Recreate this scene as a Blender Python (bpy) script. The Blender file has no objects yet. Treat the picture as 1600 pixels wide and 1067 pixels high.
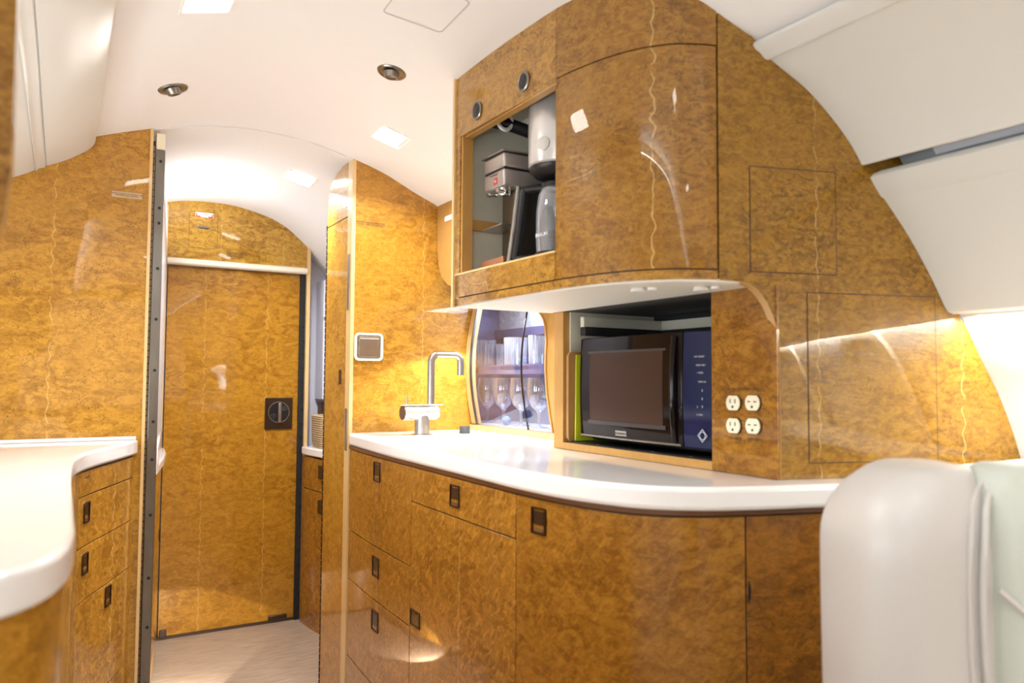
import bpy, math, random
from mathutils import Vector, Matrix
random.seed(7)
C = bpy.context.scene.collection
S = bpy.context.scene
PI = math.pi

# ------------------------------------------------------------------ camera
cam_d = bpy.data.cameras.new('camera'); cam = bpy.data.objects.new('camera', cam_d); C.objects.link(cam)
R_ = Vector((0.8605714, -0.5092934, 0.0061011)); U_ = Vector((-0.0305677, -0.0396869, 0.9987445)); F_ = Vector((0.5084118, 0.8596774, 0.0497214))
mw = Matrix((( R_.x, U_.x, -F_.x, 0), (R_.y, U_.y, -F_.y, 0), (R_.z, U_.z, -F_.z, 1.10), (0, 0, 0, 1)))
cam.matrix_world = mw
cam_d.sensor_width = 36; cam_d.lens = 36*1188/1600; cam_d.clip_start = 0.02
cam_d.dof.use_dof = True; cam_d.dof.focus_distance = 2.5; cam_d.dof.aperture_fstop = 3.5
S.camera = cam

# ------------------------------------------------------------------ world, exposure, main lights
w = bpy.data.worlds.new('world'); S.world = w; w.use_nodes = True
w.node_tree.nodes['Background'].inputs[0].default_value = (0.85, 0.92, 1.0, 1)
w.node_tree.nodes['Background'].inputs[1].default_value = 0.4
S.view_settings.view_transform = 'Standard'; S.view_settings.look = 'None'
S.view_settings.exposure = 0.22; S.view_settings.gamma = 1.0
try: S.view_settings.use_curve_mapping = False
except Exception: pass

def area(name, loc, aim, sx, sy, power, color=(1, 1, 1), spread=PI):
    l = bpy.data.lights.new(name, 'AREA'); l.shape = 'RECTANGLE'; l.size = sx; l.size_y = sy
    l.energy = power; l.color = color; l.spread = spread
    o = bpy.data.objects.new(name, l); C.objects.link(o); o.location = loc
    zz = -Vector(aim).normalized(); ref = Vector((0, 1, 0)) if abs(zz.y) < 0.9 else Vector((0, 0, 1))   # sy runs along the cabin
    xx = ref.cross(zz).normalized(); yy = zz.cross(xx)
    o.rotation_euler = Matrix((xx, yy, zz)).transposed().to_euler()
    return o
WARM = (0.97, 0.985, 1.0); COOL = (0.86, 0.93, 1.0)
# cabin windows (daylight) behind and beside the photographer, right and left
for yy in (-1.2, -1.95):
    area('window_daylight', (1.56, yy, 1.04), (-1, 0, -0.1), 0.26, 0.34, 2.0, (0.90, 0.95, 1.0))
for yy in (1.65, 0.95, -0.4, -1.2):
    area('window_daylight', (-0.60, yy, 1.06), (1, 0, -0.1), 0.26, 0.34, 3.0, (0.86, 0.93, 1.0))
# cabin wash: lower sidewall cove strip, plus unseen fill strips added along the ceiling edges
area('cove_and_fill_strip', (1.515, -0.85, 1.228), (0.25, 0, -1), 0.05, 3.3, 55, (1.0, 0.98, 0.95))
area('cove_and_fill_strip', (0.078, 0.15, 1.775), (0.50, 0, 0.86), 0.016, 1.4, 2.4, (0.88, 0.94, 1.0))
area('cove_and_fill_strip', (0.078, -1.5, 1.775), (0.50, 0, 0.86), 0.016, 1.8, 2.5, (0.91, 0.95, 1.0))
area('cove_and_fill_strip', (0.96, -0.9, 1.775), (-0.75, 0, 0.55), 0.016, 3.2, 1.5, (0.97, 0.98, 1.0))
area('aft_fill', (0.45, -2.3, 1.3), (0, 1, 0), 1.5, 0.9, 3, (1.0, 0.98, 0.96))  # unseen fill panel added behind the camera
# galley ceiling downlights (their fixtures are built further down)
for (x, y, z, p) in ((0.850, 2.18, 1.835, 4.5), (0.235, 1.62, 1.845, 8), (0.50, 0.35, 1.895, 1.2), (0.50, -0.8, 1.895, 2.5)):
    area('downlight', (x, y, z-0.020), (0, 0, -1), 0.07, 0.05, p, WARM, math.radians(142))
area('vestibule_downlight', (0.748, 2.84, 1.812), (0, 0, -1), 0.07, 0.05, 11.0, WARM, math.radians(150))
area('vestibule_wash', (0.355, 3.20, 1.66), (0.55, 0.1, 0.80), 0.02, 0.5, 2.6, (0.98, 0.99, 1.0))
# sink spot under the cabinet, glass cabinet lamp
sp = bpy.data.lights.new('sink_spot', 'SPOT'); sp.energy = 18; sp.spot_size = math.radians(126); sp.spot_blend = 0.06
sp.shadow_soft_size = 0.012; sp.color = (1.0, 0.95, 0.86)
spo = bpy.data.objects.new('sink_spot', sp); C.objects.link(spo); spo.location = (1.235, 2.16, 1.345); spo.rotation_euler = (0, 0, 0)
st = bpy.data.lights.new('door_patch_spot', 'SPOT'); st.energy = 13; st.spot_size = math.radians(84); st.spot_blend = 0.06; st.shadow_soft_size = 0.01; st.color = (1.0, 0.95, 0.85)  # unseen spot added to make the bright patch low on the door
sto = bpy.data.objects.new('door_patch_spot', st); C.objects.link(sto); sto.location = (0.345, 2.75, 0.07); sto.rotation_euler = Vector((0.05, 0.80, -0.50)).to_track_quat('-Z', 'Y').to_euler()
area('glass_cabinet_lamp', (1.40, 2.15, 1.385), (0, 0, -1), 0.16, 0.42, 3.4, (0.78, 0.86, 1.0))

# ------------------------------------------------------------------ materials
def nt(name):
    m = bpy.data.materials.new(name); m.use_nodes = True
    n = m.node_tree.nodes; l = m.node_tree.links; return m, n, l, n['Principled BSDF']
def plain(name, col, rough=0.5, metal=0.0, coat=0.0, noise=0.0, nscale=40, bump=0.0, emit=None, es=0, trans=0, ior=1.45, coat_r=0.05, aniso=None):
    m, n, l, b = nt(name)
    b.inputs['Base Color'].default_value = (*col, 1); b.inputs['Roughness'].default_value = rough
    b.inputs['Metallic'].default_value = metal; b.inputs['Coat Weight'].default_value = coat; b.inputs['Coat Roughness'].default_value = coat_r
    b.inputs['Transmission Weight'].default_value = trans; b.inputs['IOR'].default_value = ior
    if emit: b.inputs['Emission Color'].default_value = (*emit, 1); b.inputs['Emission Strength'].default_value = es
    if noise or bump:
        tc = n.new('ShaderNodeTexCoord'); ns = n.new('ShaderNodeTexNoise'); ns.inputs['Scale'].default_value = nscale; ns.inputs['Detail'].default_value = 5
        if aniso:
            mp = n.new('ShaderNodeMapping'); mp.inputs['Scale'].default_value = aniso; l.new(tc.outputs['Object'], mp.inputs[0]); l.new(mp.outputs[0], ns.inputs['Vector'])
        else: l.new(tc.outputs['Object'], ns.inputs['Vector'])
        if noise:
            mx = n.new('ShaderNodeMix'); mx.data_type = 'RGBA'
            mx.inputs[6].default_value = (*[c*(1-noise) for c in col], 1); mx.inputs[7].default_value = (*[min(1, c*(1+noise)) for c in col], 1)
            l.new(ns.outputs[0], mx.inputs[0]); l.new(mx.outputs[2], b.inputs['Base Color'])
        if bump:
            bp = n.new('ShaderNodeBump'); bp.inputs['Strength'].default_value = bump; bp.inputs['Distance'].default_value = 0.002
            l.new(ns.outputs[0], bp.inputs['Height']); l.new(bp.outputs[0], b.inputs['Normal'])
    return m

def math_n(n, l, op, a, b=None, c=None):
    x = n.new('ShaderNodeMath'); x.operation = op
    for i, v in enumerate((a, b, c)):
        if v is None: continue
        if isinstance(v, (int, float)): x.inputs[i].default_value = v
        else: l.new(v, x.inputs[i])
    return x.outputs[0]

def burl(name, axis=(1, 0, 0), seams=(), fleck=0.5, eyes=0.6, light=(0.560, 0.281, 0.0332), dark=(0.273, 0.113, 0.0095), wave=1.0, coat=0.8, rough=0.32, fleck_light=0.0, scale=1.0, blotch=1.0):
    """glossy lacquered bird's-eye / burl veneer with light zigzag book-match seams"""
    m, n, l, b = nt(name)
    tc = n.new('ShaderNodeTexCoord'); co = tc.outputs['Object']
    def noise(sc, detail=4, dist=0.0, mp=(1, 1, 1), rough_=0.5):
        mpn = n.new('ShaderNodeMapping'); mpn.inputs['Scale'].default_value = mp; l.new(co, mpn.inputs[0])
        t = n.new('ShaderNodeTexNoise'); t.inputs['Scale'].default_value = sc*scale; t.inputs['Detail'].default_value = detail
        t.inputs['Distortion'].default_value = dist; t.inputs['Roughness'].default_value = rough_; l.new(mpn.outputs[0], t.inputs['Vector']); return t.outputs[0]
    def ramp(v, a, b_):
        r = n.new('ShaderNodeMapRange'); r.inputs[1].default_value = a; r.inputs[2].default_value = b_; r.interpolation_type = 'SMOOTHSTEP'
        l.new(v, r.inputs[0]); return r.outputs[0]
    def mix(f, a, b_, mode='MIX'):
        x = n.new('ShaderNodeMix'); x.data_type = 'RGBA'; x.blend_type = mode
        if isinstance(f, float): x.inputs[0].default_value = f
        else: l.new(f, x.inputs[0])
        for i, v in ((6, a), (7, b_)):
            if isinstance(v, tuple): x.inputs[i].default_value = (*v, 1)
            else: l.new(v, x.inputs[i])
        return x.outputs[2]
    big = ramp(noise(3.5, 3, 0.6), 0.40, 0.60)
    mid = ramp(noise(14*blotch, 5, 1.6, (1, 1, 1.9)), 0.40, 0.60)
    fine = ramp(noise(60, 4, 1.0, (1, 1, 1.6)), 0.38, 0.62)
    col = mix(mid, mix(big, dark, tuple((d+li)/2 for d, li in zip(dark, light))), light)
    col = mix(0.45, col, mix(fine, tuple(0.75*d+0.25*li for d, li in zip(dark, light)), light))
    # short curly flecks
    fl = ramp(noise(26, 7, 2.6, (1, 1, 1.6), 0.66), 0.525, 0.60)
    patch = ramp(noise(6, 2, 0), 0.40, 0.56)
    col = mix(math_n(n, l, 'MULTIPLY', math_n(n, l, 'MULTIPLY', fl, patch), min(1.0, fleck*0.9)), col, tuple(c*0.5 for c in dark))
    fl = ramp(noise(80, 5, 2.0, (1, 1, 1.4), 0.6), 0.54, 0.62)
    col = mix(math_n(n, l, 'MULTIPLY', fl, min(1.0, fleck*0.6)), col, tuple(c*0.55 for c in dark))
    if fleck_light:   # short slanting light flecks
        mr = n.new('ShaderNodeMapping'); mr.inputs['Rotation'].default_value = (math.radians(48), math.radians(20), 0); l.new(co, mr.inputs[0])
        mr2 = n.new('ShaderNodeMapping'); mr2.inputs['Scale'].default_value = (1, 1, 3.0); l.new(mr.outputs[0], mr2.inputs[0])
        tf = n.new('ShaderNodeTexNoise'); tf.inputs['Scale'].default_value = 38; tf.inputs['Detail'].default_value = 4; tf.inputs['Distortion'].default_value = 0.8; l.new(mr2.outputs[0], tf.inputs['Vector'])
        col = mix(math_n(n, l, 'MULTIPLY', ramp(tf.outputs[0], 0.53, 0.63), fleck_light), col, tuple(min(1, c*1.7+0.01) for c in light))
    # bird's eyes
    vo = n.new('ShaderNodeTexVoronoi'); vo.inputs['Scale'].default_value = 130*scale; l.new(co, vo.inputs['Vector'])
    dot = math_n(n, l, 'SUBTRACT', 1.0, ramp(vo.outputs['Distance'], 0.16, 0.34))
    sel = ramp(noise(16, 3), 0.48, 0.60)
    col = mix(math_n(n, l, 'MULTIPLY', math_n(n, l, 'MULTIPLY', dot, sel), eyes*0.8), col, tuple(c*0.55 for c in dark))
    # zigzag seams
    sep = n.new('ShaderNodeSeparateXYZ'); l.new(co, sep.inputs[0])
    if seams:
        dt = n.new('ShaderNodeVectorMath'); dt.operation = 'DOT_PRODUCT'; l.new(co, dt.inputs[0]); dt.inputs[1].default_value = axis
        z = sep.outputs[2]
        zz = math_n(n, l, 'ADD', z, math_n(n, l, 'MULTIPLY', math_n(n, l, 'SUBTRACT', noise(12, 2), 0.5), 0.02))
        off = math_n(n, l, 'MULTIPLY', math_n(n, l, 'SINE', math_n(n, l, 'MULTIPLY', zz, 140.0)), 0.0024)
        off = math_n(n, l, 'ADD', off, math_n(n, l, 'MULTIPLY', math_n(n, l, 'SUBTRACT', noise(34, 2), 0.5), 0.016))
        c = math_n(n, l, 'ADD', dt.outputs['Value'], off)
        brk = ramp(noise(30, 2), 0.33, 0.5)
        for s in seams:
            dd = math_n(n, l, 'ABSOLUTE', math_n(n, l, 'SUBTRACT', c, s))
            mk = math_n(n, l, 'SUBTRACT', 1.0, ramp(dd, 0.0002, 0.0018))
            col = mix(math_n(n, l, 'MULTIPLY', math_n(n, l, 'MULTIPLY', mk, brk), 0.40), col, (0.95, 0.66, 0.27))
    l.new(col, b.inputs['Base Color'])
    b.inputs['Specular IOR Level'].default_value = 0.2; b.inputs['Roughness'].default_value = rough; b.inputs['Coat Weight'].default_value = coat; b.inputs['Coat Roughness'].default_value = 0.025
    b.inputs['Coat IOR'].default_value = 1.5
    wv = noise(20, 3, 1.5, (0.7, 0.7, 2.4))
    bp = n.new('ShaderNodeBump'); bp.inputs['Strength'].default_value = 0.12*wave; bp.inputs['Distance'].default_value = 0.012
    l.new(wv, bp.inputs['Height']); l.new(bp.outputs[0], b.inputs['Normal'])
    # a barely wavy lacquer surface
    cb = n.new('ShaderNodeBump'); cb.inputs['Strength'].default_value = 0.035; cb.inputs['Distance'].default_value = 0.01
    l.new(noise(9, 1), cb.inputs['Height']); l.new(cb.outputs[0], b.inputs['Coat Normal'])
    return m

BD = (0.95372, -0.30071, 0.0)       # direction of the slanted bulkhead in plan
def bs(s): return 1.132*BD[0] + 0.95*BD[1] + s
M_left = burl('burl_left_partition', (1, 0, 0), (-0.031, -0.42), fleck=0.35, eyes=0.9, light=(0.580, 0.292, 0.0388), dark=(0.310, 0.135, 0.0142))
M_right = burl('burl_right_partition', (1, 0, 0), (1.085,), fleck=0.2, eyes=0.8, light=(0.528, 0.262, 0.0317), dark=(0.280, 0.118, 0.0116))
M_door = burl('burl_door', (1, 0, 0), (0.535, 0.80), fleck=0.25, eyes=0.25, light=(0.502, 0.236, 0.0206), dark=(0.254, 0.097, 0.0066))
M_head = burl('burl_header', (1, 0, 0), (0.59, 0.86), fleck=0.6, eyes=0.2, light=(0.600, 0.339, 0.0388))
M_side = burl('burl_side', (0, 1, 0), (), fleck=0.4, eyes=0.4)
M_low = burl('burl_low', (0, 1, 0), (1.59,), fleck=0.2, eyes=0.1, fleck_light=0.42, light=(0.396, 0.179, 0.0226), dark=(0.202, 0.076, 0.0072))
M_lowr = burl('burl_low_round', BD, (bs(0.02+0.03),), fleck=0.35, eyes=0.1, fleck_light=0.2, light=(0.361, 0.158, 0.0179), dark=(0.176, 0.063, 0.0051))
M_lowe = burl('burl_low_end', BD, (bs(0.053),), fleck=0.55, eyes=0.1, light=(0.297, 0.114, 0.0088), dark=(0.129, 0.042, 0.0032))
M_lowl = burl('burl_low_left', (1, 0, 0), (0.13,), fleck=0.2, eyes=0.2, fleck_light=0.3, light=(0.480, 0.233, 0.0277), dark=(0.235, 0.096, 0.0095))
M_up = burl('burl_upper', (0, 1, 0), (), fleck=0.75, eyes=0.2, light=(0.465, 0.241, 0.0399), dark=(0.225, 0.094, 0.0099))
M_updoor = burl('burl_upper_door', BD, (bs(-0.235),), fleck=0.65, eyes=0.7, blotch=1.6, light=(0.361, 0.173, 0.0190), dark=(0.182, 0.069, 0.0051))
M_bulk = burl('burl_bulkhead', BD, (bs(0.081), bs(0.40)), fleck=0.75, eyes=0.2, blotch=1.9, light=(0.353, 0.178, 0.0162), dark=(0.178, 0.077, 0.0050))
M_face = burl('burl_alcove_face', (0, 1, 0), (), fleck=0.7, eyes=0.1, light=(0.400, 0.180, 0.0194), dark=(0.189, 0.068, 0.0060))
M_edge = plain('maple_edge', (0.74, 0.50, 0.22), 0.35, coat=0.5, noise=0.12, nscale=30, aniso=(1, 1, 0.1))
M_raw = plain('maple_raw_edge', (0.50, 0.27, 0.07), 0.45, coat=0.2, noise=0.15, nscale=50, aniso=(3, 3, 0.4))
M_white = plain('ceiling_white', (0.86, 0.845, 0.82), 0.55, noise=0.01, nscale=300, bump=0.02)
M_cream = plain('cream_panel', (0.70, 0.68, 0.625), 0.5, noise=0.02, nscale=500, bump=0.06)
M_liner = plain('cabinet_liner', (0.64, 0.62, 0.51), 0.55, noise=0.03, nscale=60)
M_beam = plain('cream_rail', (0.90, 0.82, 0.66), 0.35)
M_counter = plain('solid_surface', (0.90, 0.88, 0.86), 0.16, coat=0.5, noise=0.012, nscale=15)
M_dark = plain('seam_dark', (0.05, 0.022, 0.008), 0.6)
M_black = plain('black_plastic', (0.012, 0.011, 0.012), 0.35, noise=0.2, nscale=80)
M_blackg = plain('black_gloss', (0.008, 0.005, 0.005), 0.06); M_blackg.node_tree.nodes['Principled BSDF'].inputs['Specular IOR Level'].default_value = 0.28
M_navy = plain('navy_reflection_gloss', (0.007, 0.016, 0.065), 0.08)  # blue reflections on the microwave controls put into the base colour
M_matt = plain('black_matt', (0.015, 0.015, 0.016), 0.75)
M_bronze = plain('latch_bronze', (0.055, 0.032, 0.022), 0.3, metal=0.6, coat=0.4)
M_brlite = plain('latch_frame', (0.10, 0.07, 0.05), 0.22, metal=0.9)
M_steel = plain('brushed_steel', (0.42, 0.405, 0.38), 0.28, metal=1.0, noise=0.12, nscale=20, aniso=(30, 30, 0.6), bump=0.05)
M_steeld = plain('dark_steel', (0.28, 0.26, 0.23), 0.3, metal=1.0, noise=0.2, nscale=25, aniso=(2, 2, 0.5))
M_post = plain('post_steel', (0.21, 0.195, 0.17), 0.32, metal=0.85, noise=0.3, nscale=12, aniso=(2, 2, 0.5))
M_chrome = plain('chrome', (0.80, 0.80, 0.80), 0.07, metal=1.0)
M_satin = plain('satin_chrome', (0.88, 0.88, 0.87), 0.2, metal=0.75)
M_knurl = plain('knurled_metal', (0.09, 0.09, 0.09), 0.5, metal=0.4, noise=0.4, nscale=600, bump=0.6)
M_lens = plain('lamp_lens', (1, 1, 1), 0.4, emit=(1.0, 0.95, 0.86), es=14)
M_lensf = plain('lamp_lens_frame', (0.92, 0.90, 0.86), 0.3)
M_day = plain('daylight_pane', (1, 1, 1), 0.3, emit=(0.92, 0.97, 1.0), es=5)
M_ivory = plain('ivory_plastic', (0.87, 0.80, 0.60), 0.3, coat=0.3)
M_ink = plain('label_ink', (0.05, 0.035, 0.025), 0.6)
M_red = plain('red_print', (0.75, 0.03, 0.02), 0.4)
M_paper = plain('label_paper', (0.88, 0.86, 0.84), 0.5)
M_tan = plain('tan_placard', (0.60, 0.42, 0.24), 0.4)
M_green = plain('lime_plastic', (0.55, 0.60, 0.02), 0.4)
M_board = plain('board_wood', (0.42, 0.22, 0.07), 0.5, noise=0.2, nscale=30, aniso=(2, 2, 0.2))
M_mwin = plain('microwave_window', (0.055, 0.026, 0.017), 0.30, noise=0.25, nscale=900)
M_mwin.node_tree.nodes['Principled BSDF'].inputs['Specular IOR Level'].default_value = 0.25
M_grey = plain('grey_panel', (0.56, 0.58, 0.63), 0.35, coat=0.3)
M_greyd = plain('slot_grey', (0.30, 0.32, 0.32), 0.5)
M_lav = plain('lavender_panel', (0.64, 0.64, 0.74), 0.35, coat=0.3)
M_mirror = plain('mirror', (0.80, 0.84, 0.90), 0.02, metal=1.0)
M_leather = plain('white_leather', (0.60, 0.575, 0.54), 0.42, noise=0.02, nscale=200, bump=0.12, coat=0.15, coat_r=0.3)
M_leather2 = plain('pale_leather', (0.57, 0.60, 0.53), 0.42, noise=0.02, nscale=200, bump=0.12, coat=0.15, coat_r=0.3)
M_purple = plain('cabinet_purple', (0.10, 0.10, 0.20), 0.35)
M_glass = plain('clear_glass', (1, 1, 1), 0.0, trans=1.0, ior=1.45)
M_carafe = None
M_ball = plain('blue_glass', (0.25, 0.42, 0.62), 0.05, trans=0.6, ior=1.4)
M_brownmetal = plain('brown_metal', (0.50, 0.22, 0.10), 0.25, metal=0.6)
M_taupe = plain('taupe_metal', (0.50, 0.42, 0.37), 0.3, metal=0.5)

def pane_mat():
    m, n, l, b = nt('cabinet_glass')
    out = n['Material Output']; n.remove(b)
    tr = n.new('ShaderNodeBsdfTransparent'); tr.inputs[0].default_value = (0.93, 0.95, 1.0, 1)
    gl = n.new('ShaderNodeBsdfGlossy'); gl.inputs['Roughness'].default_value = 0.01
    lw = n.new('ShaderNodeLayerWeight'); lw.inputs[0].default_value = 0.5
    pw = math_n(n, l, 'POWER', lw.outputs['Facing'], 4.0); fr = math_n(n, l, 'MULTIPLY_ADD', pw, 0.7, 0.05)
    mx = n.new('ShaderNodeMixShader'); l.new(fr, mx.inputs[0]); l.new(tr.outputs[0], mx.inputs[1]); l.new(gl.outputs[0], mx.inputs[2])
    l.new(mx.outputs[0], out.inputs[0]); return m
M_pane = pane_mat()
def thin_glass():
    m, n, l, b = nt('thin_drinking_glass')
    out = n['Material Output']; n.remove(b)
    tr = n.new('ShaderNodeBsdfTransparent'); tr.inputs[0].default_value = (0.86, 0.89, 0.95, 1)
    gl = n.new('ShaderNodeBsdfGlossy'); gl.inputs['Roughness'].default_value = 0.03
    df = n.new('ShaderNodeBsdfDiffuse'); df.inputs[0].default_value = (0.9, 0.93, 1, 1)
    lw = n.new('ShaderNodeLayerWeight'); lw.inputs[0].default_value = 0.35
    m1 = n.new('ShaderNodeMixShader'); m1.inputs[0].default_value = 0.25; l.new(gl.outputs[0], m1.inputs[1]); l.new(df.outputs[0], m1.inputs[2])
    r = n.new('ShaderNodeMapRange'); r.inputs[3].default_value = 0.13; r.inputs[4].default_value = 0.9; l.new(lw.outputs['Facing'], r.inputs[0])
    mx = n.new('ShaderNodeMixShader'); l.new(r.outputs[0], mx.inputs[0]); l.new(tr.outputs[0], mx.inputs[1]); l.new(m1.outputs[0], mx.inputs[2])
    l.new(mx.outputs[0], out.inputs[0]); return m
M_drink = thin_glass(); M_carafe = thin_glass(); M_carafe.name = 'carafe_glass'
def floor_mat():
    m, n, l, b = nt('woodgrain_floor')
    tc = n.new('ShaderNodeTexCoord'); mp = n.new('ShaderNodeMapping'); mp.inputs['Scale'].default_value = (3, 60, 1); mp.inputs['Rotation'].default_value = (0, 0, math.radians(-4))
    l.new(tc.outputs['Object'], mp.inputs[0])
    a = n.new('ShaderNodeTexNoise'); a.inputs['Scale'].default_value = 3.0; a.inputs['Detail'].default_value = 8; a.inputs['Roughness'].default_value = 0.7; l.new(mp.outputs[0], a.inputs['Vector'])
    r = n.new('ShaderNodeValToRGB'); r.color_ramp.elements[0].position = 0.3; r.color_ramp.elements[0].color = (0.22, 0.14, 0.09, 1)
    r.color_ramp.elements[1].position = 0.72; r.color_ramp.elements[1].color = (0.56, 0.44, 0.33, 1); l.new(a.outputs[0], r.inputs[0])
    l.new(r.outputs[0], b.inputs['Base Color']); b.inputs['Roughness'].default_value = 0.4; b.inputs['Coat Weight'].default_value = 0.25; b.inputs['Coat Roughness'].default_value = 0.2
    return m
M_floor = floor_mat()
def wicker():
    m, n, l, b = nt('wicker')
    tc = n.new('ShaderNodeTexCoord'); wv = n.new('ShaderNodeTexWave'); wv.bands_direction = 'Z'; wv.inputs['Scale'].default_value = 32; wv.inputs['Distortion'].default_value = 3; wv.inputs['Detail Scale'].default_value = 12
    l.new(tc.outputs['Object'], wv.inputs['Vector'])
    r = n.new('ShaderNodeValToRGB'); r.color_ramp.elements[0].color = (0.22, 0.12, 0.05, 1); r.color_ramp.elements[1].color = (0.72, 0.54, 0.30, 1); l.new(wv.outputs[1], r.inputs[0])
    l.new(r.outputs[0], b.inputs['Base Color']); b.inputs['Roughness'].default_value = 0.8
    bp = n.new('ShaderNodeBump'); bp.inputs['Strength'].default_value = 0.8; bp.inputs['Distance'].default_value = 0.004; l.new(wv.outputs[1], bp.inputs['Height']); l.new(bp.outputs[0], b.inputs['Normal'])
    return m
M_wicker = wicker()

# ------------------------------------------------------------------ mesh helpers
class MB:
    def __init__(s): s.v = []; s.f = []; s.m = []
    def add(s, vs, fs, mi=0):
        o = len(s.v); s.v += [tuple(p) for p in vs]; s.f += [tuple(i+o for i in f) for f in fs]; s.m += [mi]*len(fs); return s
    def box(s, x0, x1, y0, y1, z0, z1, mi=0):
        return s.add([(x, y, z) for z in (z0, z1) for y in (y0, y1) for x in (x0, x1)],
                     [(0, 2, 3, 1), (4, 5, 7, 6), (0, 1, 5, 4), (1, 3, 7, 5), (3, 2, 6, 7), (2, 0, 4, 6)], mi)
    def prism(s, pts, ext, mi=0):
        """closed outline of 3-D points pushed along ext"""
        n = len(pts); e = Vector(ext); vs = [Vector(p) for p in pts]; vs = vs+[p+e for p in vs]
        return s.add(vs, [tuple(range(n))[::-1], tuple(range(n, 2*n))]+[(i, (i+1) % n, n+(i+1) % n, n+i) for i in range(n)], mi)
    def ring(s, outer, inner, ext, mi=0):
        """a frame between two outlines of the same point count"""
        n = len(outer); e = Vector(ext); o = [Vector(p) for p in outer]; i_ = [Vector(p) for p in inner]
        vs = o+i_+[p+e for p in o]+[p+e for p in i_]; fs = []
        for k in range(n):
            j = (k+1) % n
            fs += [(k, n+k, n+j, j), (2*n+k, 2*n+j, 3*n+j, 3*n+k), (k, j, 2*n+j, 2*n+k), (n+k, 3*n+k, 3*n+j, n+j)]
        return s.add(vs, fs, mi)
    def grid(s, rows, mi=0, close=False, caps=False):
        r = len(rows); c = len(rows[0]); vs = [p for row in rows for p in row]; fs = []
        for i in range(r-1):
            for j in range(c if close else c-1):
                k = (j+1) % c; fs.append((i*c+j, i*c+k, (i+1)*c+k, (i+1)*c+j))
        if caps: fs += [tuple(range(c))[::-1], tuple(range((r-1)*c, r*c))]
        return s.add(vs, fs, mi)
    def tube(s, path, r, n=16, mi=0, caps=True):
        P = [Vector(p) for p in path]; rs = r if isinstance(r, (list, tuple)) else [r]*len(P)
        t0 = (P[1]-P[0]).normalized(); up = Vector((0, 0, 1)) if abs(t0.z) < 0.9 else Vector((1, 0, 0)); nn = t0.cross(up).normalized(); rows = []
        for i, p in enumerate(P):
            t = (P[min(i+1, len(P)-1)]-P[max(i-1, 0)]).normalized()
            nn = (nn-t*nn.dot(t)).normalized(); b = t.cross(nn)
            rows.append([p+(nn*math.cos(a)+b*math.sin(a))*rs[i] for a in [2*PI*k/n for k in range(n)]])
        return s.grid(rows, mi, True, caps)
    def lathe(s, prof, c=(0, 0, 0), n=28, axis=(0, 0, 1), mi=0, caps=True):
        c = Vector(c); a = Vector(axis).normalized(); u = a.orthogonal().normalized(); v = a.cross(u)
        rows = [[c+a*h+(u*math.cos(t)+v*math.sin(t))*max(r, 1e-5) for t in [2*PI*k/n for k in range(n)]] for r, h in prof]
        return s.grid(rows, mi, True, caps)
    def curtain(s, plan, z0, z1, t=0.012, off=0.0, mi=0, dz=None):
        """upright sheet along a plan line; t thick behind the face; z0, z1 numbers or functions of (x, y, arclength)"""
        P = [Vector((p[0], p[1])) for p in plan]; N = []
        for i in range(len(P)):
            d = (P[min(i+1, len(P)-1)]-P[max(i-1, 0)]).normalized(); N.append(Vector((d.y, -d.x)))
        L = [0]
        for i in range(1, len(P)): L.append(L[-1]+(P[i]-P[i-1]).length)
        f = lambda z, p, q: z(p.x, p.y, q) if callable(z) else z
        rows = []
        for i, p in enumerate(P):
            a = p+N[i]*off; b = p+N[i]*(off-t); za = f(z0, p, L[i]); zb = f(z1, p, L[i])
            rows.append([(a.x, a.y, za), (a.x, a.y, zb), (b.x, b.y, zb), (b.x, b.y, za)])
        return s.grid(rows, mi, True, True)

def cr(P, n=6, closed=False):
    """Catmull-Rom through points of any dimension"""
    P = [Vector(p) for p in P]; out = []; k = len(P)
    for i in range(k if closed else k-1):
        a, b, c, d = (P[(i-1) % k], P[i], P[(i+1) % k], P[(i+2) % k]) if closed else (P[max(i-1, 0)], P[i], P[i+1], P[min(i+2, k-1)])
        for j in range(n):
            t = j/n; out.append(0.5*((2*b)+(c-a)*t+(2*a-5*b+4*c-d)*t*t+(3*b-a-3*c+d)*t**3))
    if not closed: out.append(P[-1])
    return out
def sub(P, s0, s1):
    """the stretch of a plan line between two arclengths"""
    P = [Vector(p) for p in P]; L = [0]
    for i in range(1, len(P)): L.append(L[-1]+(P[i]-P[i-1]).length)
    def at(s):
        for i in range(1, len(P)):
            if s <= L[i]: return P[i-1].lerp(P[i], (s-L[i-1])/max(1e-9, L[i]-L[i-1]))
        return P[-1]
    return [at(s0)]+[p for p, q in zip(P, L) if s0+1e-4 < q < s1-1e-4]+[at(s1)]
def arcl(P, test):
    s = 0
    for i in range(1, len(P)):
        if test(P[i]): return s
        s += (Vector(P[i])-Vector(P[i-1])).length
    return s
def rr(w, h, r, n=5):
    """rounded rectangle outline, centred"""
    out = []
    for cx, cy, a0 in ((w/2-r, h/2-r, 0), (-w/2+r, h/2-r, 90), (-w/2+r, -h/2+r, 180), (w/2-r, -h/2+r, 270)):
        for k in range(n+1):
            a = math.radians(a0+90*k/n); out.append((cx+r*math.cos(a), cy+r*math.sin(a)))
    return out
def circ(r, n=24, sq=1.0): return [(r*math.cos(2*PI*k/n), r*sq*math.sin(2*PI*k/n)) for k in range(n)]

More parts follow.
